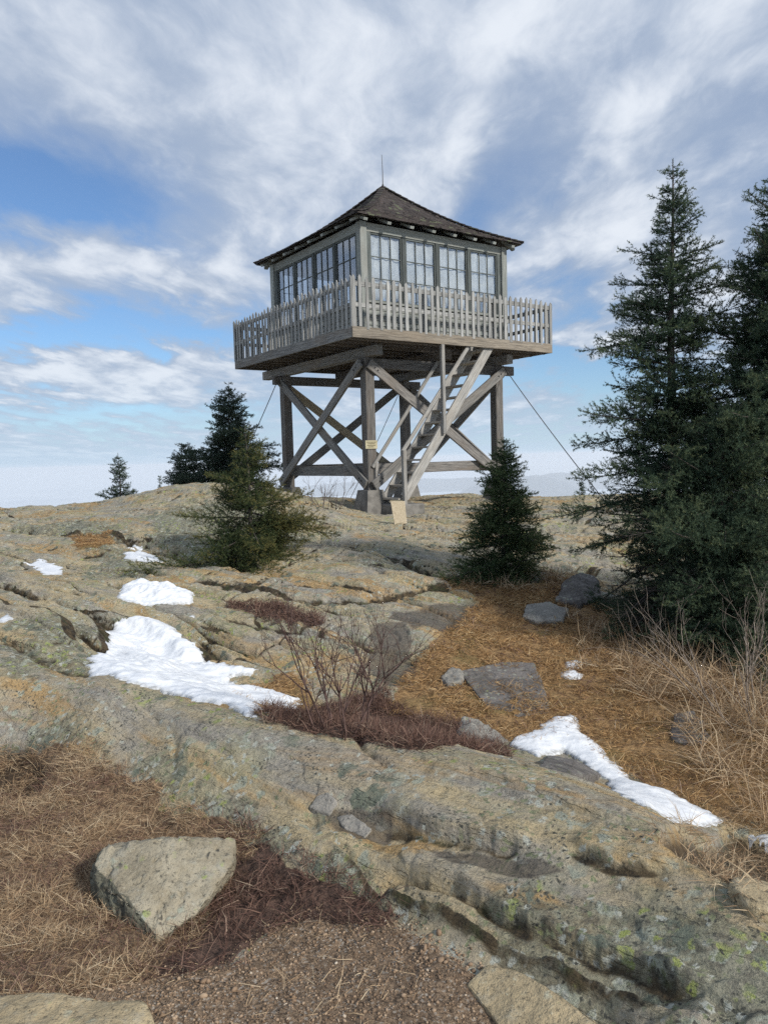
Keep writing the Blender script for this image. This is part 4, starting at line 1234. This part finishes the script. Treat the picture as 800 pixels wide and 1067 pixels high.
def build_tower_extras():
    # yellow sign screwed to the near post
    d = .123
    m = MB(); u0 = -1.96+.02; v0 = -1.96-d-.012
    (ua, za), (ub_, zb) = on_v(380.5, 459, v0), on_v(393, 467.5, v0)
    S = empty('sign', tw((ua+ub_)/2, v0, zb), YAW)
    tag(S, 'small yellow notice board nailed to the near tower leg beside the stair', 'sign')
    w, h = ub_-ua, za-zb
    MB().box((0, 0, h/2), (w, .018, h)).build('board', MAT['sign'], S, bevel=.003)
    t = MB(); r3 = random.Random(2)
    for k in range(4):
        L = w*(.78, .6, .7, .45)[k]
        t.box((-(w*.8-L)/2*.2, -.0105, h*(.80-.19*k)), (L, .003, h*.075))
    t.build('lettering', MAT['signink'], S)
    # pale plank propped near the foot of the stair
    b0 = ground_pt(417.5, 545)
    m = MB()
    P = [(-.115, 0, -.06), (.115, 0, -.02), (.10, .10, .40), (-.17, .10, .405)]
    m.poly(P, .04, (0, -.97, .24))
    o = m.build('plank', MAT['plank'], loc=b0, bevel=.004); o.rotation_euler = (0, 0, .1)
    tag(o, 'pale square board propped upright on the rock at the foot of the stair', 'board')
    # guy cables
    def cable(a, b, label, sag=.06):
        a = Vector(a); b = Vector(b)
        pts_ = [a.lerp(b, i/14)-Vector((0, 0, sag*4*(i/14)*(1-i/14)))-a for i in range(15)]
        c = MB().tube(pts_, .011, .011, 5)
        o = c.build('guy_cable', MAT['metal'], loc=a, smooth=True)
        tag(o, label, 'cable', 'guy cables staying the tower')
    a = tw(1.96+.14, -1.96-.1, 3.45)
    d = ray(640, 506); e = Vector(d*(14.5/d[1])); e.z = H1(e.x, e.y)
    cable(a, tuple(e), 'steel guy cable running down to the right towards the tall spruces')
    a = tw(-1.96-.1, 1.96+.14, 3.46)
    d = ray(236, 465); e = Vector(d*(17.5/d[1])); e.z = H1(e.x, e.y)-.05
    cable(a, tuple(e), 'steel guy cable running down to the left behind the two bushy spruces')
    a = tw(1.96+.1, 1.96+.1, 3.5); b = Vector(pY(359, 520, 28.0)); b.z = H1(b.x, b.y)
    cable(a, tuple(b), 'thin steel guy cable seen through the legs of the tower')

# ================================================================== SKY, LIGHT, AIR
SUN_AZ, SUN_EL = -45.0, 31.0        # azimuth measured from +X towards +Y
def px_dir(px, py):
    d = ray(px, py); return d/np.linalg.norm(d)

CLOUDS = [  # photo point, half length, half width (px), slope in the picture, amount
 (40,205,120,40,8,-.80),(150,180,60,26,25,-.10),(40,348,170,20,2,-.75),(190,330,60,20,20,-.3),(600,384,75,16,-6,-.75),(588,312,46,22,-25,-.5),
 (548,100,40,75,30,-.24),(560,195,70,22,-28,-.18),(470,215,60,25,-30,-.22),(660,408,60,14,-4,-.4),(110,432,160,14,2,-.42),(560,455,120,12,0,-.35),(350,330,120,60,0,-.1),
 (480,130,26,120,32,.34),(690,95,30,140,42,.34),(120,270,150,24,10,.40),(120,385,150,20,-3,.42),(620,345,60,16,-8,.35),(645,250,70,60,-30,.25),(300,150,170,90,-25,.22),(420,20,300,50,0,.15),(690,300,60,50,0,.2),
 (120,470,180,10,2,.25),(440,430,120,16,0,.2),
 (55,60,150,60,-15,.10),
]
def build_world():
    w = bpy.data.worlds.new('World'); scene.world = w; w.use_nodes = True
    nt = NT(w.node_tree); bg = w.node_tree.nodes['Background']
    sky = nt.new('ShaderNodeTexSky'); sky.sky_type = 'NISHITA'; sky.sun_disc = False
    sky.sun_elevation = R(SUN_EL); sky.sun_rotation = R(90-SUN_AZ)
    sky.altitude = 600; sky.air_density = 1.0; sky.dust_density = .6; sky.ozone_density = 2.0
    D = nt.new('ShaderNodeTexCoord').outputs['Generated']
    sep = nt.new('ShaderNodeSeparateXYZ'); nt.put(sep.inputs[0], D)
    zc = nt.math('MAXIMUM', sep.outputs[2], 0.0)
    # flat cloud deck seen in perspective
    inv = nt.math('DIVIDE', 1.0, nt.math('ADD', zc, .11))
    pl = nt.vmath('SCALE', D, scale=inv)
    flat = nt.mapping(pl, (1, 1, 0))
    wv = nt.noise(flat, 1.4, 3, .55, out='Color')
    flatw = nt.vmath('ADD', flat, nt.vmath('SCALE', nt.vmath('SUBTRACT', wv, (.5, .5, .5)), scale=.30))
    st = nt.mapping(flatw, (1.4, .55, 1), (0, 0, R(-28)))
    f1 = nt.noise(st, 1.25, 7, .56)
    f2 = nt.noise(nt.mapping(flatw, (1.7, .95, 1), (0, 0, R(-50)), (3, 7, 0)), 2.6, 6, .58)
    f3 = nt.noise(flatw, .8, 3, .5)
    dens = nt.math('ADD', nt.math('MULTIPLY', f1, .80), nt.math('MULTIPLY', f2, .62))
    dens = nt.math('ADD', dens, nt.math('MULTIPLY', f3, .5))
    dens = nt.math('SUBTRACT', dens, .30)
    # the larger openings and banks, each with a ragged rim
    rag = nt.vmath('SUBTRACT', nt.noise(st, 2.2, 5, .6, out='Color'), (.5, .5, .5))
    Dw = nt.vmath('ADD', D, nt.vmath('SCALE', rag, scale=.16))
    for (px, py, la, lb, sl, amt) in CLOUDS:
        c = px_dir(px, py); ca, sa = math.cos(R(sl)), math.sin(R(sl))
        a = px_dir(px+ca*4, py+sa*4)-c; a /= np.linalg.norm(a)
        b = np.cross(c, a)
        k = np.linalg.norm(ray(px, py)); ls = la/(FPX*k); ws = lb/(FPX*k)
        da = nt.vmath('DOT_PRODUCT', Dw, tuple(a/ls)); db = nt.vmath('DOT_PRODUCT', Dw, tuple(b/ws))
        q = nt.math('ADD', nt.math('MULTIPLY', da, da), nt.math('MULTIPLY', db, db))
        e = nt.math('EXPONENT', nt.math('MULTIPLY', q, -.7))
        fr = nt.math('GREATER_THAN', nt.vmath('DOT_PRODUCT', D, tuple(c)), 0)
        dens = nt.math('ADD', dens, nt.math('MULTIPLY', nt.math('MULTIPLY', e, fr), amt))
    cov = nt.ramp(dens, .02, .86)
    bright = nt.ramp(nt.math('ADD', dens, nt.math('MULTIPLY', nt.math('SUBTRACT', f2, .5), 1.2)), .50, 1.30)
    ccol = nt.mix(bright, (3.0, 3.65, 4.75), (6.1, 6.5, 7.1))
    blue = nt.mix(1.0, sky.outputs[0], (.56, .76, .95), 'MULTIPLY')
    blue = nt.mix(nt.ramp(zc, .36, .54, .10, .60), blue, (3.0, 3.65, 4.75))
    col = nt.mix(cov, blue, ccol)
    # pale air above the horizon
    hz = nt.math('EXPONENT', nt.math('MULTIPLY', zc, -16.0))
    col = nt.mix(nt.math('MULTIPLY', hz, .93), col, (4.2, 5.4, 6.6))
    nt.put(bg.inputs['Color'], col); bg.inputs['Strength'].default_value = .1
    w.cycles.sampling_method = 'MANUAL'; w.cycles.sample_map_resolution = 512

def build_light():
    L = bpy.data.lights.new('sun', 'SUN'); L.energy = SUN_E; L.angle = R(5); L.color = (1, .95, .87)
    o = bpy.data.objects.new('sun', L); COL.objects.link(o)
    d = Vector((math.cos(R(SUN_EL))*math.cos(R(SUN_AZ)), math.cos(R(SUN_EL))*math.sin(R(SUN_AZ)), math.sin(R(SUN_EL))))
    o.rotation_euler = d.to_track_quat('Z', 'Y').to_euler(); o.location = d*60
SUN_E = 3.0

def build_haze():
    m = bpy.data.materials.new('haze'); m.use_nodes = True
    n = m.node_tree.nodes; n.clear()
    out = n.new('ShaderNodeOutputMaterial'); v = n.new('ShaderNodeVolumePrincipled')
    v.inputs['Color'].default_value = (.98, .99, 1, 1); v.inputs['Density'].default_value = 1.15e-4; v.inputs['Anisotropy'].default_value = .2
    m.node_tree.links.new(v.outputs[0], out.inputs['Volume'])
    o = MB().box((0, 0, -345), (90000, 90000, 730)).build('haze', m)
    tag(o, kind='stuff'); o['label'] = 'pale air over the lowland far below'

def build_camera():
    c = bpy.data.cameras.new('camera'); o = bpy.data.objects.new('camera', c); COL.objects.link(o)
    c.sensor_fit = 'VERTICAL'; c.sensor_height = 36; c.lens = FPX/IH*36; c.clip_start = .05; c.clip_end = 200000
    M = Matrix((tuple(RIGHT), tuple(UP), tuple(-FWD))).transposed().to_4x4()
    o.matrix_world = M; scene.camera = o

def build_hills():
    # low wooded hills standing out of the haze
    V = []; F = []
    for cx, dist, w, h in ((541, 11000, 900, 300), (575, 13000, 1500, 240), (455, 14000, 3500, 210)):
        d = ray(cx, 490); c = d*(dist/d[1]); n = 28; o = len(V)
        for j in range(9):
            for i in range(n+1):
                x = (i/n-.5)*2; y = (j/8-.5)*2
                e = max(0, 1-x*x)*max(0, 1-y*y)
                V.append((c[0]+x*w, c[1]+y*900, -602+h*e**.8*(1+.5*float(fbm(np.array([x*3+cx]), np.array([y*1.5]), 3)[0]))))
        for j in range(8):
            for i in range(n):
                a = o+j*(n+1)+i; F.append((a, a+1, a+n+2, a+n+1))
    o = link('hills', mesh_np('hills', V, F, smooth=True), plain('wooded_hill', (.04, .055, .06), .95, .2, .01)); tag(o, kind='structure')

# ================================================================== ASSEMBLY
materials()
build_camera(); build_world(); build_light(); build_haze(); build_hills()
g = link('ground', build_ground(), MAT['ground']); tag(g, kind='structure')
build_tower(); build_tower_extras()

def at_px(px, py): return ground_pt(px, py)
def at_Y(px, Y):
    d = ray(px, 600); x = d[0]*Y/d[1]; return Vector((x, Y, H1(x, Y)-.03))

SP = 'spruces on the summit'
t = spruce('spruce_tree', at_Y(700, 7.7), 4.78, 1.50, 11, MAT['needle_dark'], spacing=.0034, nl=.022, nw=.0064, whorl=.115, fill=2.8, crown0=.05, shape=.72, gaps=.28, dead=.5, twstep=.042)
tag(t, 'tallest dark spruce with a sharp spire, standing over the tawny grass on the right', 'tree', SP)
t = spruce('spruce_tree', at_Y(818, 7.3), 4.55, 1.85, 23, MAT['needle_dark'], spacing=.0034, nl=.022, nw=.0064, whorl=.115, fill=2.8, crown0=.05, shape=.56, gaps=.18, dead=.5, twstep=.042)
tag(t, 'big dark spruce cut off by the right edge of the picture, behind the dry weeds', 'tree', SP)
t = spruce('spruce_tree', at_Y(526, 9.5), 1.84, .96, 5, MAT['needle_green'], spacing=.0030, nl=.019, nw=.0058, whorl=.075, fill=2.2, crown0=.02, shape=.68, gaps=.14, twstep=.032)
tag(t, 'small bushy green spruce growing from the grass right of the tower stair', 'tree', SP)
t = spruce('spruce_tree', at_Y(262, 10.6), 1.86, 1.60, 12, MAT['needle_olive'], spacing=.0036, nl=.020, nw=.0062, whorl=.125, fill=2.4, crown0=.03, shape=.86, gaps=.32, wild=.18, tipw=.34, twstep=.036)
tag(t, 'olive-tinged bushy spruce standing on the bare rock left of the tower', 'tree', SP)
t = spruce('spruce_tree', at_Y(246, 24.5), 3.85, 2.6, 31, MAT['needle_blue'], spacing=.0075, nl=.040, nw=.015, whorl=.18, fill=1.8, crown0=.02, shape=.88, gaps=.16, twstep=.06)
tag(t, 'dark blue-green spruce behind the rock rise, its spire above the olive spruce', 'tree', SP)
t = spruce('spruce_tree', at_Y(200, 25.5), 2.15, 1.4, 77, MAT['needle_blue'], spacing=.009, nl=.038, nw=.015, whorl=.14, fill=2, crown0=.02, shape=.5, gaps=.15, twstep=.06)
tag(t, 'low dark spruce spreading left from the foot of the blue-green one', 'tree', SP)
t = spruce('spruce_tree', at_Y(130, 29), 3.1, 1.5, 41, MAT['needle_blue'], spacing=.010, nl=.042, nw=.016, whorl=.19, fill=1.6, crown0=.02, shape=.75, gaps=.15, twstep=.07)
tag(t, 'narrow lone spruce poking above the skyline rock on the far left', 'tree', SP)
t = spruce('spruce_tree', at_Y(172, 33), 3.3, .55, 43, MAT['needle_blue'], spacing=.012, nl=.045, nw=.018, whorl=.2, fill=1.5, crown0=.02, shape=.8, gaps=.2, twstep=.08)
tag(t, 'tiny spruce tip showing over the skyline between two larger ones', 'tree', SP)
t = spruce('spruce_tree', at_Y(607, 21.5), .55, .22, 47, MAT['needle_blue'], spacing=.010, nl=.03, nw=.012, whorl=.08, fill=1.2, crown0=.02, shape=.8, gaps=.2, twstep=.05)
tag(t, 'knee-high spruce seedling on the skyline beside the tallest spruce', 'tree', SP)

t = spruce('spruce_tree', at_Y(752, 7.05), 2.3, 1.45, 59, MAT['needle_dark'], spacing=.0036, nl=.022, nw=.0064, whorl=.105, fill=2.6, crown0=.04, shape=.5, gaps=.2, dead=.3, twstep=.042)
tag(t, 'shorter bushy spruce filling the gap below the two big ones at the right', 'tree', SP)

# ---- loose stones
P = [pz(108, 882, -1.535), pz(180, 872, -1.505), pz(246, 874, -1.54), pz(247, 896, -1.58), pz(207, 950, -1.665), pz(165, 981, -1.705), pz(134, 938, -1.625), pz(95, 906, -1.585),
     pz(97, 930, -1.69), pz(104, 962, -1.78), pz(150, 1004, -1.81), pz(170, 992, -1.82), pz(245, 920, -1.86), pz(92, 930, -1.86), pz(120, 880, -1.86)]
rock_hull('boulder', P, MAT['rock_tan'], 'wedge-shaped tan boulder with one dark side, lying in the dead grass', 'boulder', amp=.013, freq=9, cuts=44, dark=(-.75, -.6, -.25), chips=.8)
slab_px('stone_slab', [(478,702),(520,692),(556,692),(566,712),(574,742),(540,746),(508,738)], .018, MAT['rock_grey'], 'flat dark grey slab set in the golden grass', amp=.012, freq=4, cuts=36, tilt=[1.6,1.6,1.2,1,.4,.3,.8])
slab_px('stone_slab', [(548,634),(572,630),(592,638),(586,650),(560,652),(544,646)], .05, MAT['rock_pale'], 'pale flat-topped stone in the grass near the tall spruce', amp=.02, freq=4, cuts=22)
slab_px('rock', [(578,628),(586,614),(604,608),(622,612),(628,628),(604,634)], .13, MAT['rock_grey'], 'rounded dark rock half under the branches of the tall spruce', amp=.03, freq=4, cuts=22, tilt=[.4,1,1.2,1.1,.5,.4])
slab_px('rock', [(696,768),(702,748),(722,746),(742,768),(730,776),(706,776)], .045, MAT['rock_grey'], 'small dark stone poking out of the tawny grass at the right', amp=.025, freq=6, cuts=22, tilt=[.5,1.3,1.1,.4,.4,.5])
slab_px('rock', [(476,768),(482,752),(500,756),(530,772),(520,780),(494,778)], .06, MAT['rock_pale'], 'grey stone at the left tip of the snow tongue', amp=.025, freq=6, cuts=22, tilt=[.6,1.2,1,.4,.3,.5])
slab_px('rock', [(560,800),(570,786),(600,792),(628,806),(618,812),(590,806)], .006, MAT['rock_grey'], 'dark stone lying along the lower side of the snow tongue', amp=.008, freq=6, cuts=22, tilt=[.6,1,1,.5,.3,.5])
slab_px('rock', [(458,708),(470,698),(484,702),(482,714),(466,716)], .04, MAT['rock_pale'], 'small pale stone at the left corner of the dark slab', amp=.02, freq=8, cuts=16)
slab_px('stone_flake', [(322,842),(330,828),(342,824),(352,836),(344,848)], .004, MAT['rock_pale'], 'thin stone flake at the far side of the puddle on the ridge', amp=.006, freq=9, cuts=18)
slab_px('stone_flake', [(350,850),(366,846),(388,862),(380,872),(360,864)], .003, MAT['rock_pale'], 'thin pale flake at the near side of the puddle on the ridge', amp=.006, freq=9, cuts=18)
slab_px('rock', [(486,1024),(508,1008),(540,1016),(590,1048),(680,1110),(560,1120)], .02, MAT['rock_bed'], 'low tan rock breaking out of the gravel at the bottom edge', amp=.008, freq=5, cuts=36, tilt=[.2,1,1.3,1.0,.5,.2])
slab_px('rock', [(-60,1052),(60,1048),(150,1056),(165,1080),(60,1120),(-60,1120)], .05, MAT['rock_bed'], 'flat tan rock edge in the bottom left corner', amp=.012, freq=5, cuts=36)
slab_px('rock', [(640,900),(668,880),(700,905),(740,935),(720,950),(670,930)][:0] or [(755,930),(775,918),(810,940),(812,965),(780,955)], .05, MAT['rock_bed'], 'tan stone behind the right end of the ridge', amp=.02, freq=5, cuts=20)

# ---- snow
snow_patch([(88,703),(108,672),(118,650),(146,645),(176,651),(192,664),(206,674),(222,690),(246,692),(272,697),(262,703),(240,706),(246,714),(274,716),(314,730),(312,746),(262,748),(236,736),(210,732),(170,722),(130,712)], .075, 'largest snow patch, a white spread in the hollow behind the ridge', res=.012, soft=.12, seed=1, lump=.42)
snow_patch([(122,622),(128,610),(148,604),(180,612),(202,620),(200,629),(168,630),(138,629)], .10, 'lumpy white snow patch on the slabs just above the largest one', res=.012, soft=.12, seed=2, lump=.6)
snow_patch([(130,577),(146,574),(166,580),(172,587),(150,586),(132,583)], .04, 'small flat snow patch on the rock left of the olive spruce', soft=.12, seed=3, lump=.3)
snow_patch([(24,586),(44,583),(66,592),(64,599),(46,599),(32,592)], .03, 'thin greyish frozen snow patch on the far left slabs', soft=.2, seed=4, lump=.15)
snow_patch([(130,572),(140,569),(150,572),(142,574)], .02, 'sliver of snow behind the small flat patch', soft=.1, seed=5)
snow_patch([(526,776),(536,768),(560,760),(578,748),(600,746),(608,764),(628,780),(645,800),(660,815),(700,828),(735,846),(752,856),(745,864),(715,858),(680,845),(650,832),(634,815),(610,800),(588,786),(560,788)], .06, 'long snow tongue winding through the brown grass behind the ridge', res=.01, soft=.09, seed=6, lump=.25, rough=.7)
snow_patch([(582,702),(596,698),(608,703),(606,708),(588,708)], .025, 'nearer of the two snow scraps in the golden grass', soft=.05, seed=7, rough=.4)
snow_patch([(588,691),(600,688),(609,691),(602,697),(590,697)], .025, 'farther of the two snow scraps in the golden grass', soft=.05, seed=8, rough=.4)
snow_patch([(778,874),(800,868),(830,874),(830,896),(800,890)], .06, 'snow scrap at the right edge below the dry weeds', soft=.06, seed=9, rough=.4)
snow_patch([(0,643),(8,640),(16,645),(6,650),(-6,648)], .02, 'tiny snow scrap on the slabs at the left edge', soft=.06, seed=10, rough=.4)
snow_patch([(192,643),(200,640),(206,643),(199,646)], .02, 'crumb of snow beside the top of the largest patch', soft=.05, seed=12, rough=.3)

# ---- grass, heath, gravel
rng = np.random.RandomState(99)
grass_sheet('dead_grass', WZ['straw'], 36000, MAT['straw'], .03, .095, .0020, .5, rng, label='tangled dead straw-coloured grass in the hollow in front of the ridge', cat='grass', ctr=2.2)
grass_sheet('dead_grass', WZ['gold'], 90000, MAT['goldgrass'], .03, .085, .0032, .42, rng, clump=.9, label='flattened golden grass filling the hollow behind the ridge', cat='grass')
grass_sheet('heath', WZ['straw'], 9000, MAT['heath'], .03, .09, .0024, .6, rng, clump=2.2, label='rusty dead stems mixed into the straw-coloured grass', cat='heath', ctr=1.6)
grass_sheet('heath', WZ['gold'], 7000, MAT['heath'], .03, .10, .003, .5, rng, clump=2.6, label='dark dead stems scattered through the golden grass', cat='heath', ctr=1.1)
grass_sheet('heath', WZ['heath'], 36000, MAT['heath'], .04, .12, .0028, .75, rng, clump=1.2, label='low dark red dormant heath along the foot of the rocks', cat='heath', ctr=2.5, margin=.05)
edge = [wpoly([(645,690),(690,672),(760,660),(860,650),(900,900),(830,880),(770,850),(730,800),(700,745),(660,720)])]
grass_sheet('dead_grass', edge, 9000, MAT['straw'], .14, .42, .0036, .70, rng, clump=1.4, label='tall bleached grass below the dark spruces at the right edge', cat='grass', tlo=.15, thi=.95, bias=(-.15, -.1))
grass_sheet('dead_grass', [wpoly([(590,640),(660,650),(720,668),(690,690),(640,680)]), wpoly([(470,600),(600,598),(600,612),(480,614)]), wpoly([(600,700),(615,650),(640,660),(650,690)])], 2600, MAT['straw'], .08, .24, .004, .8, rng, clump=1.4, label='pale grass tufts around the feet of the spruces', cat='grass')
fr = [wpoly([(225,900),(250,870),(300,905),(330,940),(290,1010),(240,1045),(160,1030),(180,1000)])]
grass_sheet('dead_grass', WZ['gravel'], 700, MAT['straw'], .03, .09, .0022, .3, rng, clump=2.4, label='stray dead stems lying on the gravel', cat='grass', ctr=1.2)
grass_sheet('dead_grass', [wpoly([(690,878),(760,858),(830,872),(850,960),(800,962),(745,915)])], 3000, MAT['straw'], .04, .13, .0028, .5, rng, clump=1.6, label='brown dead grass in the gully behind the right end of the ridge', cat='grass')
pebbles('gravel', WZ['gravel'], 12000, .0014, .0075, MAT['pebble'], rng, 'loose brown granite gravel in front of the ridge', 'gravel')
pebbles('gravel', [wpoly([(20,1030),(150,1015),(260,1020),(240,1050),(30,1050)]), wpoly([(380,960),(430,965),(520,1010),(560,1040),(470,1030)])], 150, .006, .014, MAT['pebble'], rng, 'larger loose chips along the edges of the gravel', 'gravel')

# ---- bare shrubs
def shrub(base, stems, label, group, mat, seed, Hs, spread=.5, depth=3, r=.006, lean=(0, 0), kids=(2, 3), fan=.5, rad=.06):
    rnd = random.Random(seed); root = empty('bare_shrub', base); tag(root, label, 'shrub', group)
    for i in range(stems):
        a = rnd.uniform(0, 6.28); q = rnd.random()**.5*rad
        d = Vector((math.cos(a)*fan*rnd.random()+lean[0], math.sin(a)*fan*rnd.random()+lean[1], 1))
        mb = MB(); branching(mb, Vector((math.cos(a)*q, math.sin(a)*q, -.03)), d, Hs*rnd.uniform(.35, .6), r*rnd.uniform(.7, 1.2), depth, rnd, spread, .2, kids)
        mb.build('stem', mat, root, smooth=True)
    return root
SH = 'leafless shrubs'
shrub(at_px(352, 764), 14, 'leafless reddish-brown shrub rising from the red heath between the snow and the golden grass', SH, MAT['twigred'], 3, .74, .5, 3, .0060, fan=.42, rad=.14, kids=(2, 4))
shrub(at_Y(338, 15.5), 9, 'leafless bush behind the olive spruce, seen under the tower', SH, MAT['twig'], 4, .75, .5, 3, .009, fan=.7, rad=.35)
shrub(at_px(762, 740), 9, 'dead straggly shrub with pale twigs against the dark spruces', SH, MAT['twigpale'], 6, 1.0, .5, 3, .006, lean=(-.25, 0), fan=.6, rad=.25)
shrub(at_px(800, 770), 8, 'dry twiggy weeds at the right edge in front of the spruce', SH, MAT['twigpale'], 7, .75, .6, 3, .0045, lean=(-.3, -.1), fan=.7, rad=.25)

# ------------------------------------------------------------------ render settings
scene.render.engine = 'CYCLES'
scene.cycles.use_denoising = False
try: scene.cycles.denoiser = 'OPENIMAGEDENOISE'
except Exception: pass
scene.cycles.max_bounces = 6; scene.cycles.diffuse_bounces = 3; scene.cycles.glossy_bounces = 3; scene.cycles.transparent_max_bounces = 12
scene.cycles.volume_bounces = 3
scene.cycles.use_adaptive_sampling = True; scene.cycles.adaptive_threshold = .008
vs = scene.view_settings
scene.display_settings.display_device = 'sRGB'
vs.view_transform = 'Standard'; vs.look = 'None'; vs.gamma = 1; vs.exposure = .4; vs.use_curve_mapping = False
